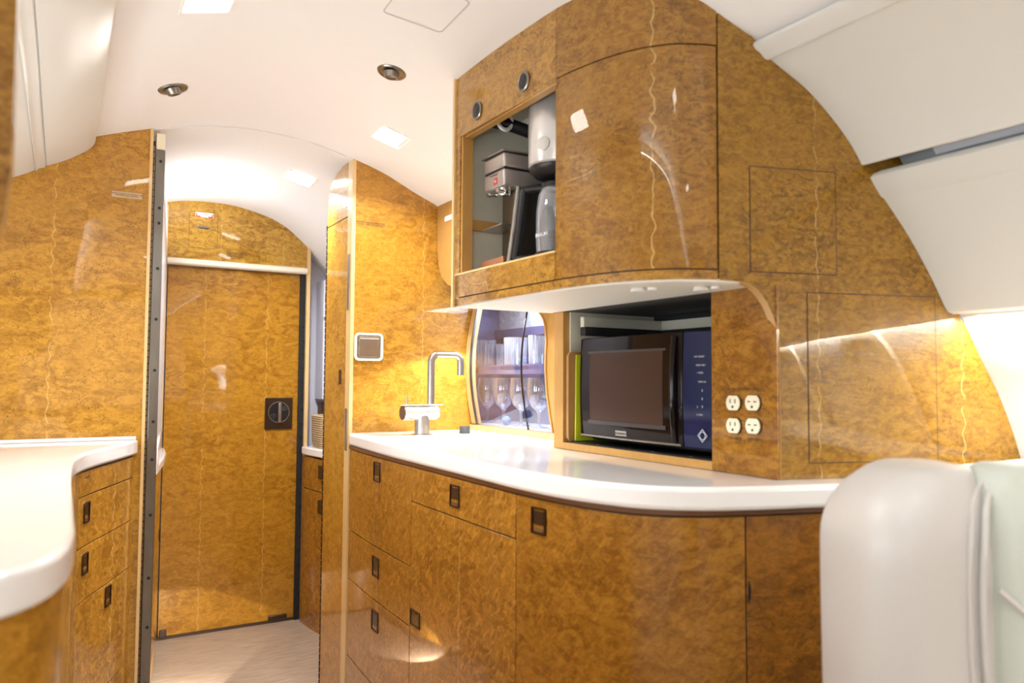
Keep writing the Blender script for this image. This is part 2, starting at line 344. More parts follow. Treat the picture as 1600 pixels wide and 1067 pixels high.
def obj(name, mb, mats, parent=None, bevel=0, seg=2, angle=35, subsurf=0, origin=None):
    me = bpy.data.meshes.new(name); vs = mb.v
    if origin is not None: vs = [(x-origin[0], y-origin[1], z-origin[2]) for x, y, z in vs]
    me.from_pydata(vs, [], mb.f); me.update()
    if not isinstance(mats, (list, tuple)): mats = [mats]
    for m in mats: me.materials.append(m)
    me.polygons.foreach_set('material_index', mb.m); me.polygons.foreach_set('use_smooth', [True]*len(mb.f))
    import bmesh
    bm = bmesh.new(); bm.from_mesh(me); bmesh.ops.recalc_face_normals(bm, faces=bm.faces); bm.to_mesh(me); bm.free()
    me.set_sharp_from_angle(angle=math.radians(angle))
    o = bpy.data.objects.new(name, me); C.objects.link(o)
    if origin is not None: o.location = origin
    if parent is not None: attach(o, parent)
    if bevel:
        b = o.modifiers.new('bevel', 'BEVEL'); b.width = bevel; b.segments = seg; b.limit_method = 'ANGLE'; b.angle_limit = math.radians(40)
    if subsurf:
        b = o.modifiers.new('subsurf', 'SUBSURF'); b.levels = subsurf; b.render_levels = subsurf
    return o
def wm(o):
    m = Matrix.LocRotScale(o.location, o.rotation_euler, o.scale)
    return (wm(o.parent) @ o.matrix_parent_inverse @ m) if o.parent else m
def attach(o, parent):
    o.parent = parent; o.matrix_parent_inverse = wm(parent).inverted()
def thing(name, label, cat, loc=(0, 0, 0), group=None):
    o = bpy.data.objects.new(name, None); o.empty_display_size = 0.05; C.objects.link(o); o.location = loc
    return tag(o, label, cat, group)
def tag(o, label, cat, group=None):
    o['label'] = label; o['category'] = cat
    if group: o['group'] = group
    return o
def struct(name, mb, mats, **k):
    o = obj(name, mb, mats, **k); o['kind'] = 'structure'; return o
def copy_tree(o, parent=None):
    c = o.copy(); C.objects.link(c)
    if parent: c.parent = parent
    for ch in [x for x in bpy.data.objects if x.parent == o]: copy_tree(ch, c)
    return c
def text(name, body, size, mat, origin, right, up, parent, width=None):
    """lettering as a mesh lying on a surface: reading direction 'right', letter height along 'up'"""
    cu = bpy.data.curves.new(name, 'FONT'); cu.body = body; cu.size = size; cu.align_x = 'CENTER'; cu.align_y = 'CENTER'; cu.extrude = 0.0001
    t = bpy.data.objects.new(name, cu); C.objects.link(t); bpy.context.view_layer.update()
    me = bpy.data.meshes.new_from_object(t.evaluated_get(bpy.context.evaluated_depsgraph_get())); bpy.data.objects.remove(t)
    r = Vector(right).normalized(); u = Vector(up).normalized(); nn = r.cross(u)
    me.transform(Matrix(((r.x, u.x, nn.x, origin[0]), (r.y, u.y, nn.y, origin[1]), (r.z, u.z, nn.z, origin[2]), (0, 0, 0, 1))))
    me.materials.clear(); me.materials.append(mat)
    o = bpy.data.objects.new(name, me); C.objects.link(o); attach(o, parent); return o

# ------------------------------------------------------------------ profiles of the cabin
CEIL = cr([(-0.02, 1.745), (0.065, 1.786), (0.226, 1.839), (0.371, 1.872), (0.52, 1.884), (0.67, 1.874), (0.807, 1.843), (0.933, 1.811-0.006), (1.053, 1.756-0.006), (1.134, 1.718)], 6)
def czb(x):
    for a, b in zip(CEIL, CEIL[1:]):
        if a.x <= x <= b.x: return a.y+(b.y-a.y)*(x-a.x)/(b.x-a.x)
    return CEIL[0].y if x < CEIL[0].x else CEIL[-1].y-(x-CEIL[-1].x)*0.75
def rise(y): return 0.030*min(1, max(0, (2.45-y)/1.0))
def cz(x, y): return czb(x)+rise(y)*min(1, max(0, (1.10-x)/0.25))

# ------------------------------------------------------------------ the setting
struct('floor', MB().box(-0.9, 1.7, -2.7, 4.0, -0.02, 0), M_floor)
g = []
xs = [0.05+(1.15-0.05)*i/40 for i in range(41)]
for y in [-2.6, 0, 0.8]+[0.9+0.05*i for i in range(31)]+[2.45]:
    g.append([(x, y, cz(x, y)) for x in xs]+[(x, y, cz(x, y)+0.02) for x in xs[::-1]])
struct('ceiling', MB().grid(g, 0, True, True), M_white)
# forward vault over the vestibule, a separate liner with a fine seam
FW = cr([(0.02, 1.60), (0.20, 1.775), (0.367, 1.847), (0.52, 1.868), (0.677, 1.859), (0.848, 1.806), (0.974, 1.705), (1.10, 1.585), (1.22, 1.46), (1.34, 1.32)], 6)
def fz(x):
    for a, b in zip(FW, FW[1:]):
        if a.x <= x <= b.x: return a.y+(b.y-a.y)*(x-a.x)/(b.x-a.x)
    return FW[0].y if x < FW[0].x else FW[-1].y
g = []
xf = [0.03+(1.34-0.03)*i/44 for i in range(45)]
for k, y in enumerate([2.452, 2.475, 2.55, 2.7, 2.9, 3.1, 3.3, 3.52, 3.75]):
    t = min(1, (y-2.452)/(3.52-2.452)); t = t**0.8
    g.append([(x, y, (czb(x)-0.004)*(1-t)+fz(x)*t+(0.012*math.sin(PI*min(1, t*2.2)) if t < 0.45 else 0)) for x in xf])
g2 = [row+[(x, y, z+0.02) for x, y, z in row[::-1]] for row in g]
struct('ceiling', MB().grid(g2, 0, True, True), M_white)

# left partition (y = 2.45)
top_left = [(-0.80, 1.60), (-0.20, 1.62), (-0.05, 1.70), (0.05, 1.785), (0.12, czb(0.12)+0.004), (0.205, czb(0.205)+0.004)]
mb = MB().prism([(-0.80, 2.45, 0), (0.204, 2.45, 0)]+[(x, 2.45, z) for x, z in top_left[::-1]], (0, 0.04, 0))
wl = struct('wall_left', mb, M_left)
obj('edge_trim', MB().box(0.204, 0.2125, 2.446, 2.49, 0, 1.833), M_edge, wl)
# left post: hinge strip and drilled steel channel
post = struct('trim_1', MB().box(0.219, 0.246, 2.452, 2.486, 0, 1.775), M_post, bevel=0.002)
mb = MB()
for z in [1.74, 1.60, 1.555, 1.42, 1.27, 1.12, 0.97, 0.86, 0.70, 0.52, 0.38, 0.22]:
    mb.lathe([(0.0046, 0), (0.0046, 0.0008)], (0.234, 2.4515, z), 12, (0, -1, 0))
obj('screw_hole', mb, M_black, post)
mb = MB().box(0.2128, 0.219, 2.456, 2.486, 0, 1.80)
z = 0.02
while z < 1.78:
    mb.tube([(0.2158, 2.455, z), (0.2158, 2.455, z+0.016)], 0.0030, 8, 1); z += 0.019
obj('piano_hinge', mb, [M_black, M_steeld], post)
obj('end_cap', MB().box(0.2215, 0.2455, 2.453, 2.486, 1.776, 1.824), M_ivory, post, bevel=0.001)

# right partition (y = 2.45)
tr = [(0.834+(1.142-0.834)*i/14) for i in range(15)]
mb = MB().prism([(0.834, 2.45, 0), (1.298, 2.45, 0), (1.298, 2.45, 1.30), (1.29, 2.45, 1.48), (1.18, 2.45, 1.68)]+[(x, 2.45, czb(x)+0.004) for x in tr[::-1]], (0, 0.04, 0))
wr = struct('wall_right', mb, M_right)
obj('edge_trim', MB().box(0.822, 0.834, 2.447, 2.492, 0, 1.838), M_edge, wr)
tx = text('lettering', 'NO SMOKING OR OPEN FLAME\nWITHIN THIS COMPARTMENT', 0.0072, M_ink, (0.889, 2.4494, 1.624), (1, 0, 0), (0, 0, 1), wr)
# aisle-side jamb of the right partition
def jamb(z0, z1, arch):
    pts = [(2.492, z0), (2.722, z0)]
    if arch:
        pts += [(2.722, 1.70), (2.716, 1.745), (2.70, 1.785), (2.672, 1.812), (2.62, 1.828), (2.55, 1.838), (2.492, 1.842)]
    else: pts += [(2.722, z1), (2.492, z1)]
    return MB().prism([(0.823, y, z) for y, z in pts], (0.03, 0, 0))
jm = struct('wall_right_jamb', jamb(0, 1.648, False), M_side)
obj('jamb_top', jamb(1.652, 0, True), M_side, jm)
obj('seam', MB().box(0.8245, 0.85, 2.492, 2.721, 1.6475, 1.6525), M_dark, jm)
mb = MB().box(0.8235, 0.845, 2.724, 2.732, 0, 1.66); z = 0.01
while z < 1.64:
    mb.tube([(0.8232, 2.727, z), (0.8232, 2.727, z+0.018)], 0.0032, 8, 1); z += 0.022
obj('piano_hinge', mb, [M_black, M_bronze], jm)
obj('strike_plate', MB().box(0.8215, 0.824, 2.535, 2.563, 1.08, 1.13), M_brlite, jm, bevel=0.001)
mb = MB().box(0.8205, 0.8225, 2.462, 2.486, 1.33, 1.52).box(0.8205, 0.8225, 2.462, 2.486, 0.86, 1.0)
obj('latch_plate', mb, M_steel, wr, bevel=0.0008)

# door wall at y = 3.52
hx = [0.365+(0.968-0.365)*i/20 for i in range(21)]
hd = struct('wall_front', MB().prism([(0.372, 3.52, 1.612), (0.968, 3.52, 1.612)]+[(x, 3.52, fz(x)+0.004) for x in hx[::-1]], (0, 0.03, 0)), M_head)
obj('edge_trim', MB().box(0.968, 0.984, 3.512, 3.55, 0, 1.705), M_edge, hd)
obj('edge_trim', MB().box(0.3585, 0.371, 3.512, 3.55, 0, 1.836), M_edge, hd)
mb = MB().ring([(0.514+x, 3.5205, 1.742+z) for x, z in rr(0.118, 0.160, 0.008)], [(0.514+x, 3.5205, 1.742+z) for x, z in rr(0.1155, 0.1575, 0.007)], (0, -0.0012, 0))
obj('access_door', mb, M_dark, hd)
mb = MB().prism([(0.516+x, 3.5185, 1.809+z) for x, z in rr(0.072, 0.021, 0.001)], (0, 0.001, 0))
mb.box(0.482, 0.486, 3.5178, 3.5185, 1.799, 1.8155, 1).box(0.546, 0.550, 3.5178, 3.5185, 1.797, 1.8135, 1).box(0.482, 0.500, 3.5178, 3.5185, 1.7985, 1.8035, 1).box(0.532, 0.550, 3.5178, 3.5185, 1.7985, 1.8035, 1)
pl = obj('emergency_placard', mb, [M_paper, M_red], hd); pl['label'] = 'white placard with red corner marks'
text('lettering', 'EMERGENCY\nOXYGEN', 0.0062, M_red, (0.516, 3.5176, 1.8105), (1, 0, 0), (0, 0, 1), pl)
mb = MB().prism([(0.513+x, 3.5185, 1.7525+z) for x, z in rr(0.053, 0.012, 0.005)], (0, 0.002, 0)); mb.tube([(0.493, 3.512, 1.7535), (0.533, 3.512, 1.7515)], 0.0036, 10)
obj('pull_handle', mb, M_steeld, hd)
text('lettering', 'OXYGEN MASKS INSIDE\nDOOR MUST BE OPEN FOR\nTAKEOFF AND LANDING', 0.0075, M_ink, (0.652, 3.5185, 1.645), (1, 0, 0), (0, 0, 1), hd)
d1 = struct('door_1', MB().box(0.380, 0.944, 3.545, 3.58, 0.012, 1.583), M_door)
# header rail rounded
prof = [(3.53, 1.582), (3.51, 1.583), (3.503, 1.589), (3.502, 1.598), (3.506, 1.607), (3.515, 1.612), (3.53, 1.613)]
struct('trim_2', MB().prism([(0.371, y, z) for y, z in prof], (0.597, 0, 0)), M_beam)
mb = MB().box(0.944, 0.968, 3.53, 3.58, 0.0, 1.582)
for k in range(24): mb.lathe([(0.0042, 0), (0.0042, 0.003)], (0.960, 3.5295, 0.06+k*0.064), 10, (0, -1, 0), 1)
struct('trim_3', mb, [M_matt, M_black])
struct('trim_4', MB().box(0.376, 0.944, 3.538, 3.58, 0, 0.012), M_dark)
mb = MB().box(0.83, 0.912, 3.53, 3.545, 0.012, 0.032); obj('floor_latch', mb, M_bronze, d1, bevel=0.002)
mb = MB().box(0.384, 0.412, 3.53, 3.545, 0.012, 0.040); obj('floor_latch', mb, M_bronze, d1, bevel=0.002)
# round flush lock
mb = MB().prism([(0.8585+x, 3.5385, 0.938+z) for x, z in rr(0.124, 0.142, 0.006)], (0, 0.0065, 0))
mb.ring([(0.8585+x, 3.5375, 0.944+z) for x, z in circ(0.048, 36)], [(0.8585+x, 3.5375, 0.944+z) for x, z in circ(0.0452, 36)], (0, 0.003, 0), 1)
mb.prism([(0.8585+x, 3.5378, 0.944+z) for x, z in circ(0.0452, 36)], (0, 0.002, 0), 2)
for a in (20, 35, 50, 200, 215, 232):
    c_, s_ = math.cos(math.radians(a)), math.sin(math.radians(a))
    mb.tube([(0.8585+0.018*c_, 3.5372, 0.944+0.018*s_), (0.8585+0.043*c_, 3.5372, 0.944+0.043*s_)], 0.0007, 6, 1)
lk = obj('flush_lock', mb, [M_bronze, M_steel, M_black], d1, bevel=0.0006)
obj('thumb_turn', MB().box(0.852, 0.8655, 3.516, 3.538, 0.898, 0.987), M_steel, lk, bevel=0.003)

# vestibule left wall panel and right nook
struct('wall_vestibule_left', MB().prism([(0.24, 2.50, 0.806), (0.345, 3.30, 0.806), (0.3585, 3.52, 0.806), (0.34, 3.56, 0.806), (0.20, 3.0, 0.806), (0.20, 2.50, 0.806)], (0, 0, 1.02)), M_grey)
struct('wall_vestibule_right', MB().box(1.30, 1.34, 2.645, 3.75, 0, 1.45), M_lav)
struct('wall_forward', MB().box(-0.3, 1.34, 3.76, 3.78, 0, 1.95), M_lav)
struct('wall_nook', MB().prism([(0.985, 3.62, 0.0), (1.34, 3.62, 0), (1.34, 3.62, 1.33), (1.20, 3.62, 1.485), (1.09, 3.62, 1.598), (0.985, 3.62, 1.70)], (0, 0.03, 0)), M_lav)

# ------------------------------------------------------------------ vestibule furniture
def at_plan(p): return [Vector(q) for q in p]
vp = cr([(0.10, 2.62), (0.235, 2.72), (0.30, 3.0), (0.338, 3.25), (0.352, 3.38), (0.360, 3.50)], 4)
vp = vp[::-1]
t = thing('vanity_cabinet', 'small curved burl cabinet left of the closed door, behind the steel post', 'cabinet', (0.2, 3.2, 0))
obj('body', MB().prism([(p.x-0.004, p.y, 0.03) for p in vp]+[(0.0, 2.62, 0.03), (0.0, 3.50, 0.03)], (0, 0, 0.74)), M_dark, t)
for z0, z1 in ((0.03, 0.46), (0.463, 0.60), (0.603, 0.765)):
    f_ = obj('drawer', MB().curtain(vp[::-1], z0, z1, 0.008, 0.004), M_lowl, t)
obj('latch', MB().box(0.344, 0.352, 3.30, 3.345, 0.455, 0.505), M_bronze, t, bevel=0.001)
vw = [(p.x+0.020, p.y) for p in vp]
mb = MB().prism([(x, y, 0.772) for x, y in vw]+[(0.0, 2.60, 0.772), (0.0, 3.505, 0.772)], (0, 0, 0.032))
tag(obj('small_countertop', mb, M_counter, bevel=0.006, seg=3), 'small white counter beside the left edge of the closed door', 'countertop')
tag(obj('backsplash', MB().prism([(0.245, 2.52, 0.806), (0.3585, 3.49, 0.806), (0.368, 3.49, 0.806), (0.256, 2.52, 0.806)], (0, 0, 0.082)), M_counter, bevel=0.003), 'low white upstand on the small counter left of the closed door', 'backsplash')
# right nook: base cabinet with two front panels
np_ = cr([(1.12, 2.76), (1.045, 3.02), (0.998, 3.25), (0.974, 3.40), (0.966, 3.505)], 4)
t = thing('nook_cabinet', 'narrow burl cabinet between the door and the right partition edge', 'cabinet', (1.1, 3.3, 0))
obj('body', MB().prism([(p.x+0.006, p.y, 0.0) for p in np_]+[(1.295, 3.505, 0.0), (1.295, 2.76, 0.0)], (0, 0, 0.745)), M_dark, t)
nr = np_[::-1]
for z0, z1, ly, lz in ((0.0, 0.602, 0, 0.54), (0.606, 0.745, 0, 0.69)):
    f_ = obj('drawer', MB().curtain(nr, z0, z1, 0.008, 0.004), M_low, t)
    q = min(nr, key=lambda p: abs(p.y-3.31))
    mb = MB().box(-0.004, 0.004, -0.02, 0.02, -0.03, 0.03)
    o = obj('latch', mb, M_bronze, None, bevel=0.001); o.location = (q.x-0.005, q.y, lz); o.rotation_euler = (0, 0, math.radians(10)); attach(o, f_)
mb = MB().prism([(p.x-0.010, p.y, 0.752) for p in np_]+[(1.298, 3.508, 0.752), (1.298, 2.76, 0.752)], (0, 0, 0.036))
tag(obj('nook_counter', mb, M_counter, bevel=0.006, seg=3), 'small white counter under the wicker basket, right of the door', 'countertop')
# basket
rows = []
for z, sc in ((0.0, 0.93), (0.02, 1.0), (0.08, 1.02), (0.142, 1.04), (0.145, 1.0), (0.14, 0.95), (0.02, 0.9), (0.015, 0.0)):
    rows.append([(x*sc, y*sc, z) for x, y in rr(0.19, 0.17, 0.03)])
bk = tag(obj('wicker_basket', MB().grid(rows, 0, True, True), M_wicker), 'square woven wicker basket on the small white counter right of the door', 'basket')
bk.location = (1.085, 3.40, 0.7885)
# mirror cabinet
t = thing('mirror_cabinet', 'grey-lavender mirrored wall cabinet above the wicker basket', 'cabinet', (1.16, 3.55, 1.0))
mb = MB().box(1.045, 1.295, 3.50, 3.618, 1.00, 1.56)
obj('body', mb, M_lav, t, bevel=0.004)
obj('mirror_door', MB().prism([(1.085+x+0.105, 3.498, 1.19+z) for x, z in rr(0.205, 0.36, 0.01)], (0, 0.003, 0)), M_mirror, t)
mb = MB().box(1.050, 1.072, 3.476, 3.5, 1.46, 1.495).tube([(1.072, 3.485, 1.478), (1.10, 3.485, 1.478)], 0.005, 10)
obj('door_latch', mb, M_steeld, t, bevel=0.002)
obj('door_rail', MB().box(1.046, 1.295, 3.490, 3.499, 1.375, 1.385), M_steel, t)
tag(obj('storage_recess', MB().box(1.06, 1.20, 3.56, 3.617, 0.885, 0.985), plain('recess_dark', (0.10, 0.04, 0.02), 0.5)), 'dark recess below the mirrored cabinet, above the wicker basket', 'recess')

# ------------------------------------------------------------------ overhead panels, left
def shell(name, prof, y0, y1, mat, th=0.012, down=True, **k):
    n_ = len(prof); P = [Vector(p) for p in prof]; back = []
    for i in range(n_):
        d = (P[min(i+1, n_-1)]-P[max(i-1, 0)]).normalized(); nn = Vector((-d.y, d.x))*th
        back.append(P[i]+nn)
    ring_ = [(p.x, p.y) for p in P]+[(p.x, p.y) for p in back[::-1]]
    return obj(name, MB().grid([[(x, (y if not callable(y) else y(x)), z) for x, z in ring_] for y in (y0, y1)], 0, True, True), mat, **k)
LY0 = -2.6
lp = cr([(-0.053, 1.683), (-0.013, 1.7025), (0.020, 1.724), (0.044, 1.742), (0.060, 1.762), (0.064, 1.785), (0.062, 1.81)], 5)
tag(shell('overhead_headliner', lp, LY0, 2.448, M_cream), 'cream overhead panel with rolled edge along the left of the ceiling', 'panel')
lt = [(-0.079, 1.6655), (-0.077, 1.6655), (-0.072, 1.672), (-0.064, 1.675), (-0.057, 1.679), (-0.055, 1.684)]
tag(shell('trim_strip', lt, LY0, 2.448, M_cream, 0.010), 'narrow raised strip between the two left overhead panels', 'trim')
lq = cr([(-0.30, 1.50), (-0.22, 1.578), (-0.16, 1.622), (-0.10, 1.655), (-0.080, 1.667)], 4)
tag(shell('overhead_headliner', lq, LY0, 2.448, M_cream), 'lower cream overhead panel at the far left edge', 'panel')
# near left upper unit: only its edge shows at the left border
mb = MB()
pts = [(-0.60, 1.90)]+[(-0.056, 1.90), (-0.052, 1.50), (-0.052, 1.30), (-0.056, 1.25), (-0.070, 1.215), (-0.10, 1.195), (-0.60, 1.19)]
t = thing('upper_cabinet', 'blurred glossy burl cabinet edge at the far left border', 'cabinet', (-0.3, 0.89, 1.19))
pts = [(x+0.0035, min(z, 1.49)) for x, z in pts]
obj('body', MB().prism([(x, 0.87, z) for x, z in pts], (0, 0.05, 0)), M_up, t)

# ------------------------------------------------------------------ overhead panels, right
RY1 = lambda x: 0.9495-(x-1.132)*0.31532
tag(shell('trim_rail', [(1.088, 1.728), (1.086, 1.722), (1.092, 1.714), (1.100, 1.709), (1.108, 1.700), (1.114, 1.697), (1.121, 1.699), (1.123, 1.704)], LY0, RY1, M_cream, 0.010), 'narrow raised rail between the ceiling and the upper right cream panel', 'trim')
ra = cr([(1.110, 1.706), (1.150, 1.679), (1.196, 1.646), (1.244, 1.598), (1.278, 1.556), (1.300, 1.521)], 5)+[Vector((1.303, 1.514)), Vector((1.309, 1.513)), Vector((1.322, 1.526))]
tag(shell('overhead_headliner', ra, LY0, RY1, M_cream, 0.008), 'upper right cream overhead panel above the dark slot', 'panel')
rb = [Vector((1.345, 1.506)), Vector((1.328, 1.498)), Vector((1.321, 1.490)), Vector((1.330, 1.474)), Vector((1.343, 1.455)), Vector((1.348, 1.452))]
rb += cr([(1.352, 1.448), (1.401, 1.380), (1.445, 1.307), (1.476, 1.246)], 5)+[Vector((1.483, 1.236)), Vector((1.495, 1.232)), Vector((1.54, 1.236))]
tag(shell('overhead_headliner', rb, LY0, RY1, M_cream, 0.008), 'lower right cream overhead panel with rounded lip below the dark slot', 'panel')
t = thing('service_slot', 'grey recessed slot between the two right overhead panels', 'slot', (1.35, 0, 1.50))
obj('back_strip', MB().prism([(1.352, LY0, 1.512), (1.332, LY0, 1.532), (1.345, LY0, 1.545), (1.365, LY0, 1.525)], (0, 0.78-LY0, 0)), M_grey, t)
obj('slot_liner', MB().prism([(1.335, LY0, 1.565), (1.395, LY0, 1.50), (1.42, LY0, 1.52), (1.35, LY0, 1.60)], (0, 0.86-LY0, 0)), M_greyd, t)
# right sidewall with cabin windows
sw = cr([(1.500, 1.255), (1.552, 1.150), (1.594, 1.071), (1.634, 0.964), (1.655, 0.85), (1.66, 0.60), (1.62, 0.25), (1.56, 0.0)], 5)
o = shell('wall_side', sw, LY0, RY1, M_cream, 0.01); o['kind'] = 'structure'; o.name = 'wall_right_side'
lw_ = [(-0.30, 1.50), (-0.45, 1.38), (-0.58, 1.22), (-0.66, 1.05), (-0.70, 0.85), (-0.70, 0.4), (-0.62, 0.0)]
o = shell('wall_side', cr(lw_, 4)[::-1], LY0, 2.449, M_cream, -0.01); o['kind'] = 'structure'; o.name = 'wall_left_side'
struct('wall_aft', MB().prism([(-0.75, -2.62, 0), (1.70, -2.62, 0), (1.70, -2.62, 0.9), (1.40, -2.62, 1.45), (1.1, -2.62, 1.75), (0.5, -2.62, 1.92), (0, -2.62, 1.78), (-0.4, -2.62, 1.45), (-0.75, -2.62, 0.9)], (0, 0.01, 0)), M_side)
def cabin_window(n_, side, y):
    # oval pane lying on the sloping sidewall
    if side > 0: c = Vector((1.588, y, 1.055)); up = Vector((-0.38, 0, 0.925)); nn = Vector((-0.925, 0, -0.38))
    else: c = Vector((-0.633, y, 1.06)); up = Vector((0.38, 0, 0.925)); nn = Vector((0.925, 0, -0.38))
    rt = Vector((0, 1, 0)); f = lambda w_, h_, r_, o_: [c+rt*a+up*b_+nn*o_ for a, b_ in rr(w_, h_, r_, 8)]
    fr = struct('window_%d' % n_, MB().ring(f(0.34, 0.42, 0.12, 0.004), f(0.26, 0.34, 0.10, 0.004), nn*0.012), M_beam, bevel=0.003)
    if side > 0 and y > -1:   # pleated shade drawn over the pane
        rows = []
        for i in range(25):
            b_ = -0.165+0.33*i/24; o_ = 0.003+(0.004 if i % 2 else 0.0); w_ = 0.13 if abs(b_) < 0.09 else 0.13-0.09*((abs(b_)-0.09)/0.075)**2
            rows.append([c-rt*w_+up*b_+nn*o_, c+rt*w_+up*b_+nn*o_])
        obj('shade', MB().grid(rows), M_cream, fr, angle=20)
    else: obj('pane', MB().prism(f(0.27, 0.35, 0.10, 0.003), nn*0.002), M_day, fr)
for k, (sd, y) in enumerate(((1, 0.30), (1, -0.45), (1, -1.2), (1, -1.95), (-1, 1.65), (-1, 0.95), (-1, -0.4), (-1, -1.2))): cabin_window(k+1, sd, y)
tag(obj('ledge_light_block', MB().box(1.38, 1.54, -0.6, 0.715, 0.0, 0.924), M_leather, bevel=0.004), 'unseen white box added under the ledge behind the white seat', 'cabinet')  # unseen box added to keep strip light off the end cabinet
tag(obj('side_ledge', MB().box(1.36, 1.62, -0.6, 0.785, 0.925, 0.952), M_leather, bevel=0.01, seg=3), 'white side ledge behind the white seat, below the window wall', 'ledge')

# ------------------------------------------------------------------ right lower cabinets
LOWP = cr([(0.829, 2.44), (0.815, 2.2), (0.810, 1.95), (0.808, 1.65), (0.806, 1.38), (0.812, 1.24), (0.829, 1.13), (0.866, 1.035), (0.935, 0.972), (1.035, 0.932), (1.15, 0.896), (1.40, 0.817)], 8)
LOWP = [Vector((p.x, p.y)) for p in LOWP]
sL = lambda y: arcl(LOWP, lambda p: p.y < y)
S1, S2 = sL(1.86), sL(1.32); S3 = arcl(LOWP, lambda p: p.x > 1.030 and p.y < 1.0); SE = arcl(LOWP, lambda p: False)
GAP = 0.0015
def latch(parent, plan, s, z, w_=0.056, h_=0.058, tall=True):
    a, b_ = sub(plan, s-0.01, s+0.01)[0], sub(plan, s-0.01, s+0.01)[-1]
    d = (b_-a).normalized(); nn = Vector((d.y, -d.x)); c = (a+b_)/2+nn*0.0065
    P = lambda u, v, o_: (c.x+d.x*u+nn.x*o_, c.y+d.y*u+nn.y*o_, z+v)
    mb = MB()
    mb.ring([P(u, v, -0.003) for u, v in rr(w_, h_, 0.003, 3)], [P(u, v, -0.003) for u, v in rr(w_-0.009, h_-0.007, 0.002, 3)], (nn.x*0.005, nn.y*0.005, 0), 1)
    mb.prism([P(u, v, -0.003) for u, v in rr(w_-0.008, h_-0.006, 0.002, 3)], (nn.x*0.001, nn.y*0.001, 0), 0)
    if tall: mb.prism([P(u, v+0.006, -0.003) for u, v in rr(w_-0.014, h_-0.026, 0.002, 3)], (nn.x*0.0035, nn.y*0.0035, 0), 0); mb.prism([P(u, v-h_*0.32, -0.003) for u, v in rr(w_-0.020, 0.007, 0.003, 3)], (nn.x*0.0038, nn.y*0.0038, 0), 2)
    else: mb.prism([P(u+0.003, v, -0.003) for u, v in rr(w_-0.020, h_-0.012, 0.002, 3)], (nn.x*0.0035, nn.y*0.0035, 0), 0)
    return obj('latch', mb, [M_bronze, M_brlite, M_steel], parent)
def carcass(t, plan, s0, s1, z0=0.0, z1=0.868):
    q = sub(plan, s0, s1); obj('carcass', MB().curtain(q, z0, z1, 0.02, 0), M_dark, t)
def front(t, name, plan, s0, s1, z0, z1, mat):
    return obj(name, MB().curtain(sub(plan, s0+GAP, s1-GAP), z0+GAP, z1-GAP, 0.005, 0.0052), mat, t, bevel=0.0006, seg=1)
t = thing('drawer_cabinet', 'burl base cabinet of stacked drawers nearest the sink partition', 'cabinet', (0.83, 2.15, 0))
carcass(t, LOWP, 0, S1)
for z0, z1, lz in ((0.607, 0.868, 0.826), (0.452, 0.607, 0.55), (0.208, 0.452, 0.394), (0.0, 0.208, None)):
    f_ = front(t, 'drawer', LOWP, 0.004, S1, z0, z1, M_low)
    if lz: latch(f_, LOWP, sL(2.135), lz)
t = thing('sink_cabinet', 'burl base cabinet with one drawer over a tall door, mid counter', 'cabinet', (0.81, 1.6, 0))
carcass(t, LOWP, S1, S2)
f_ = front(t, 'drawer', LOWP, S1, S2, 0.777, 0.868, M_low); latch(f_, LOWP, sL(1.592), 0.826, 0.05, 0.052)
f_ = front(t, 'door', LOWP, S1, S2, 0.0, 0.777, M_low); latch(f_, LOWP, sL(1.815), 0.482, 0.06, 0.042, False)
t = thing('curved_cabinet', 'burl base cabinet with a door curving round the counter corner', 'cabinet', (0.87, 1.05, 0))
carcass(t, LOWP, S2, S3)
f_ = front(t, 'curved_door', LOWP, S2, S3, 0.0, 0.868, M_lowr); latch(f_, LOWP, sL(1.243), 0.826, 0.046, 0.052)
t = thing('end_cabinet', 'dark burl base cabinet under the counter, left of the white seat', 'cabinet', (1.2, 0.9, 0))
carcass(t, LOWP, S3, SE)
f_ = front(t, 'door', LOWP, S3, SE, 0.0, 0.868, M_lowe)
a = sub(LOWP, S3+0.004, S3+0.02)
mb = MB(); c = a[0]; d = (a[-1]-a[0]).normalized(); nn = Vector((d.y, -d.x))
pts = [(0, 0.019), (0.003, 0.012), (0.0045, 0), (0.003, -0.012), (0, -0.019)]
mb.prism([(c.x+d.x*u+nn.x*0.0052, c.y+d.y*u+nn.y*0.0052, 0.738+v) for u, v in pts], (nn.x*0.0015, nn.y*0.0015, 0))
obj('finger_pull', mb, M_black, f_)
# countertop
edge = cr([(0.823, 2.4495), (0.800, 2.1), (0.795, 1.827), (0.793, 1.545), (0.789, 1.34), (0.797, 1.20), (0.820, 1.10), (0.862, 1.01), (0.940, 0.944), (1.043, 0.903), (1.16, 0.868), (1.40, 0.793)], 8)
mb = MB().prism([(p.x, p.y, 0.879) for p in edge]+[(1.62, 0.725, 0.879), (1.63, 0.80, 0.879), (1.45, 1.9, 0.879), (1.36, 2.4495, 0.879)], (0, 0, 0.041))
tag(obj('countertop', mb, M_counter, bevel=0.009, seg=4), 'long white countertop with the faucet, curving under the microwave', 'countertop')
tag(obj('under_counter_trim', MB().curtain(LOWP[:-2], 0.870, 0.879, 0.02, 0.007), plain('walnut_trim', (0.13, 0.045, 0.012), 0.4, coat=0.5)), 'dark brown strip directly under the long white countertop', 'trim')

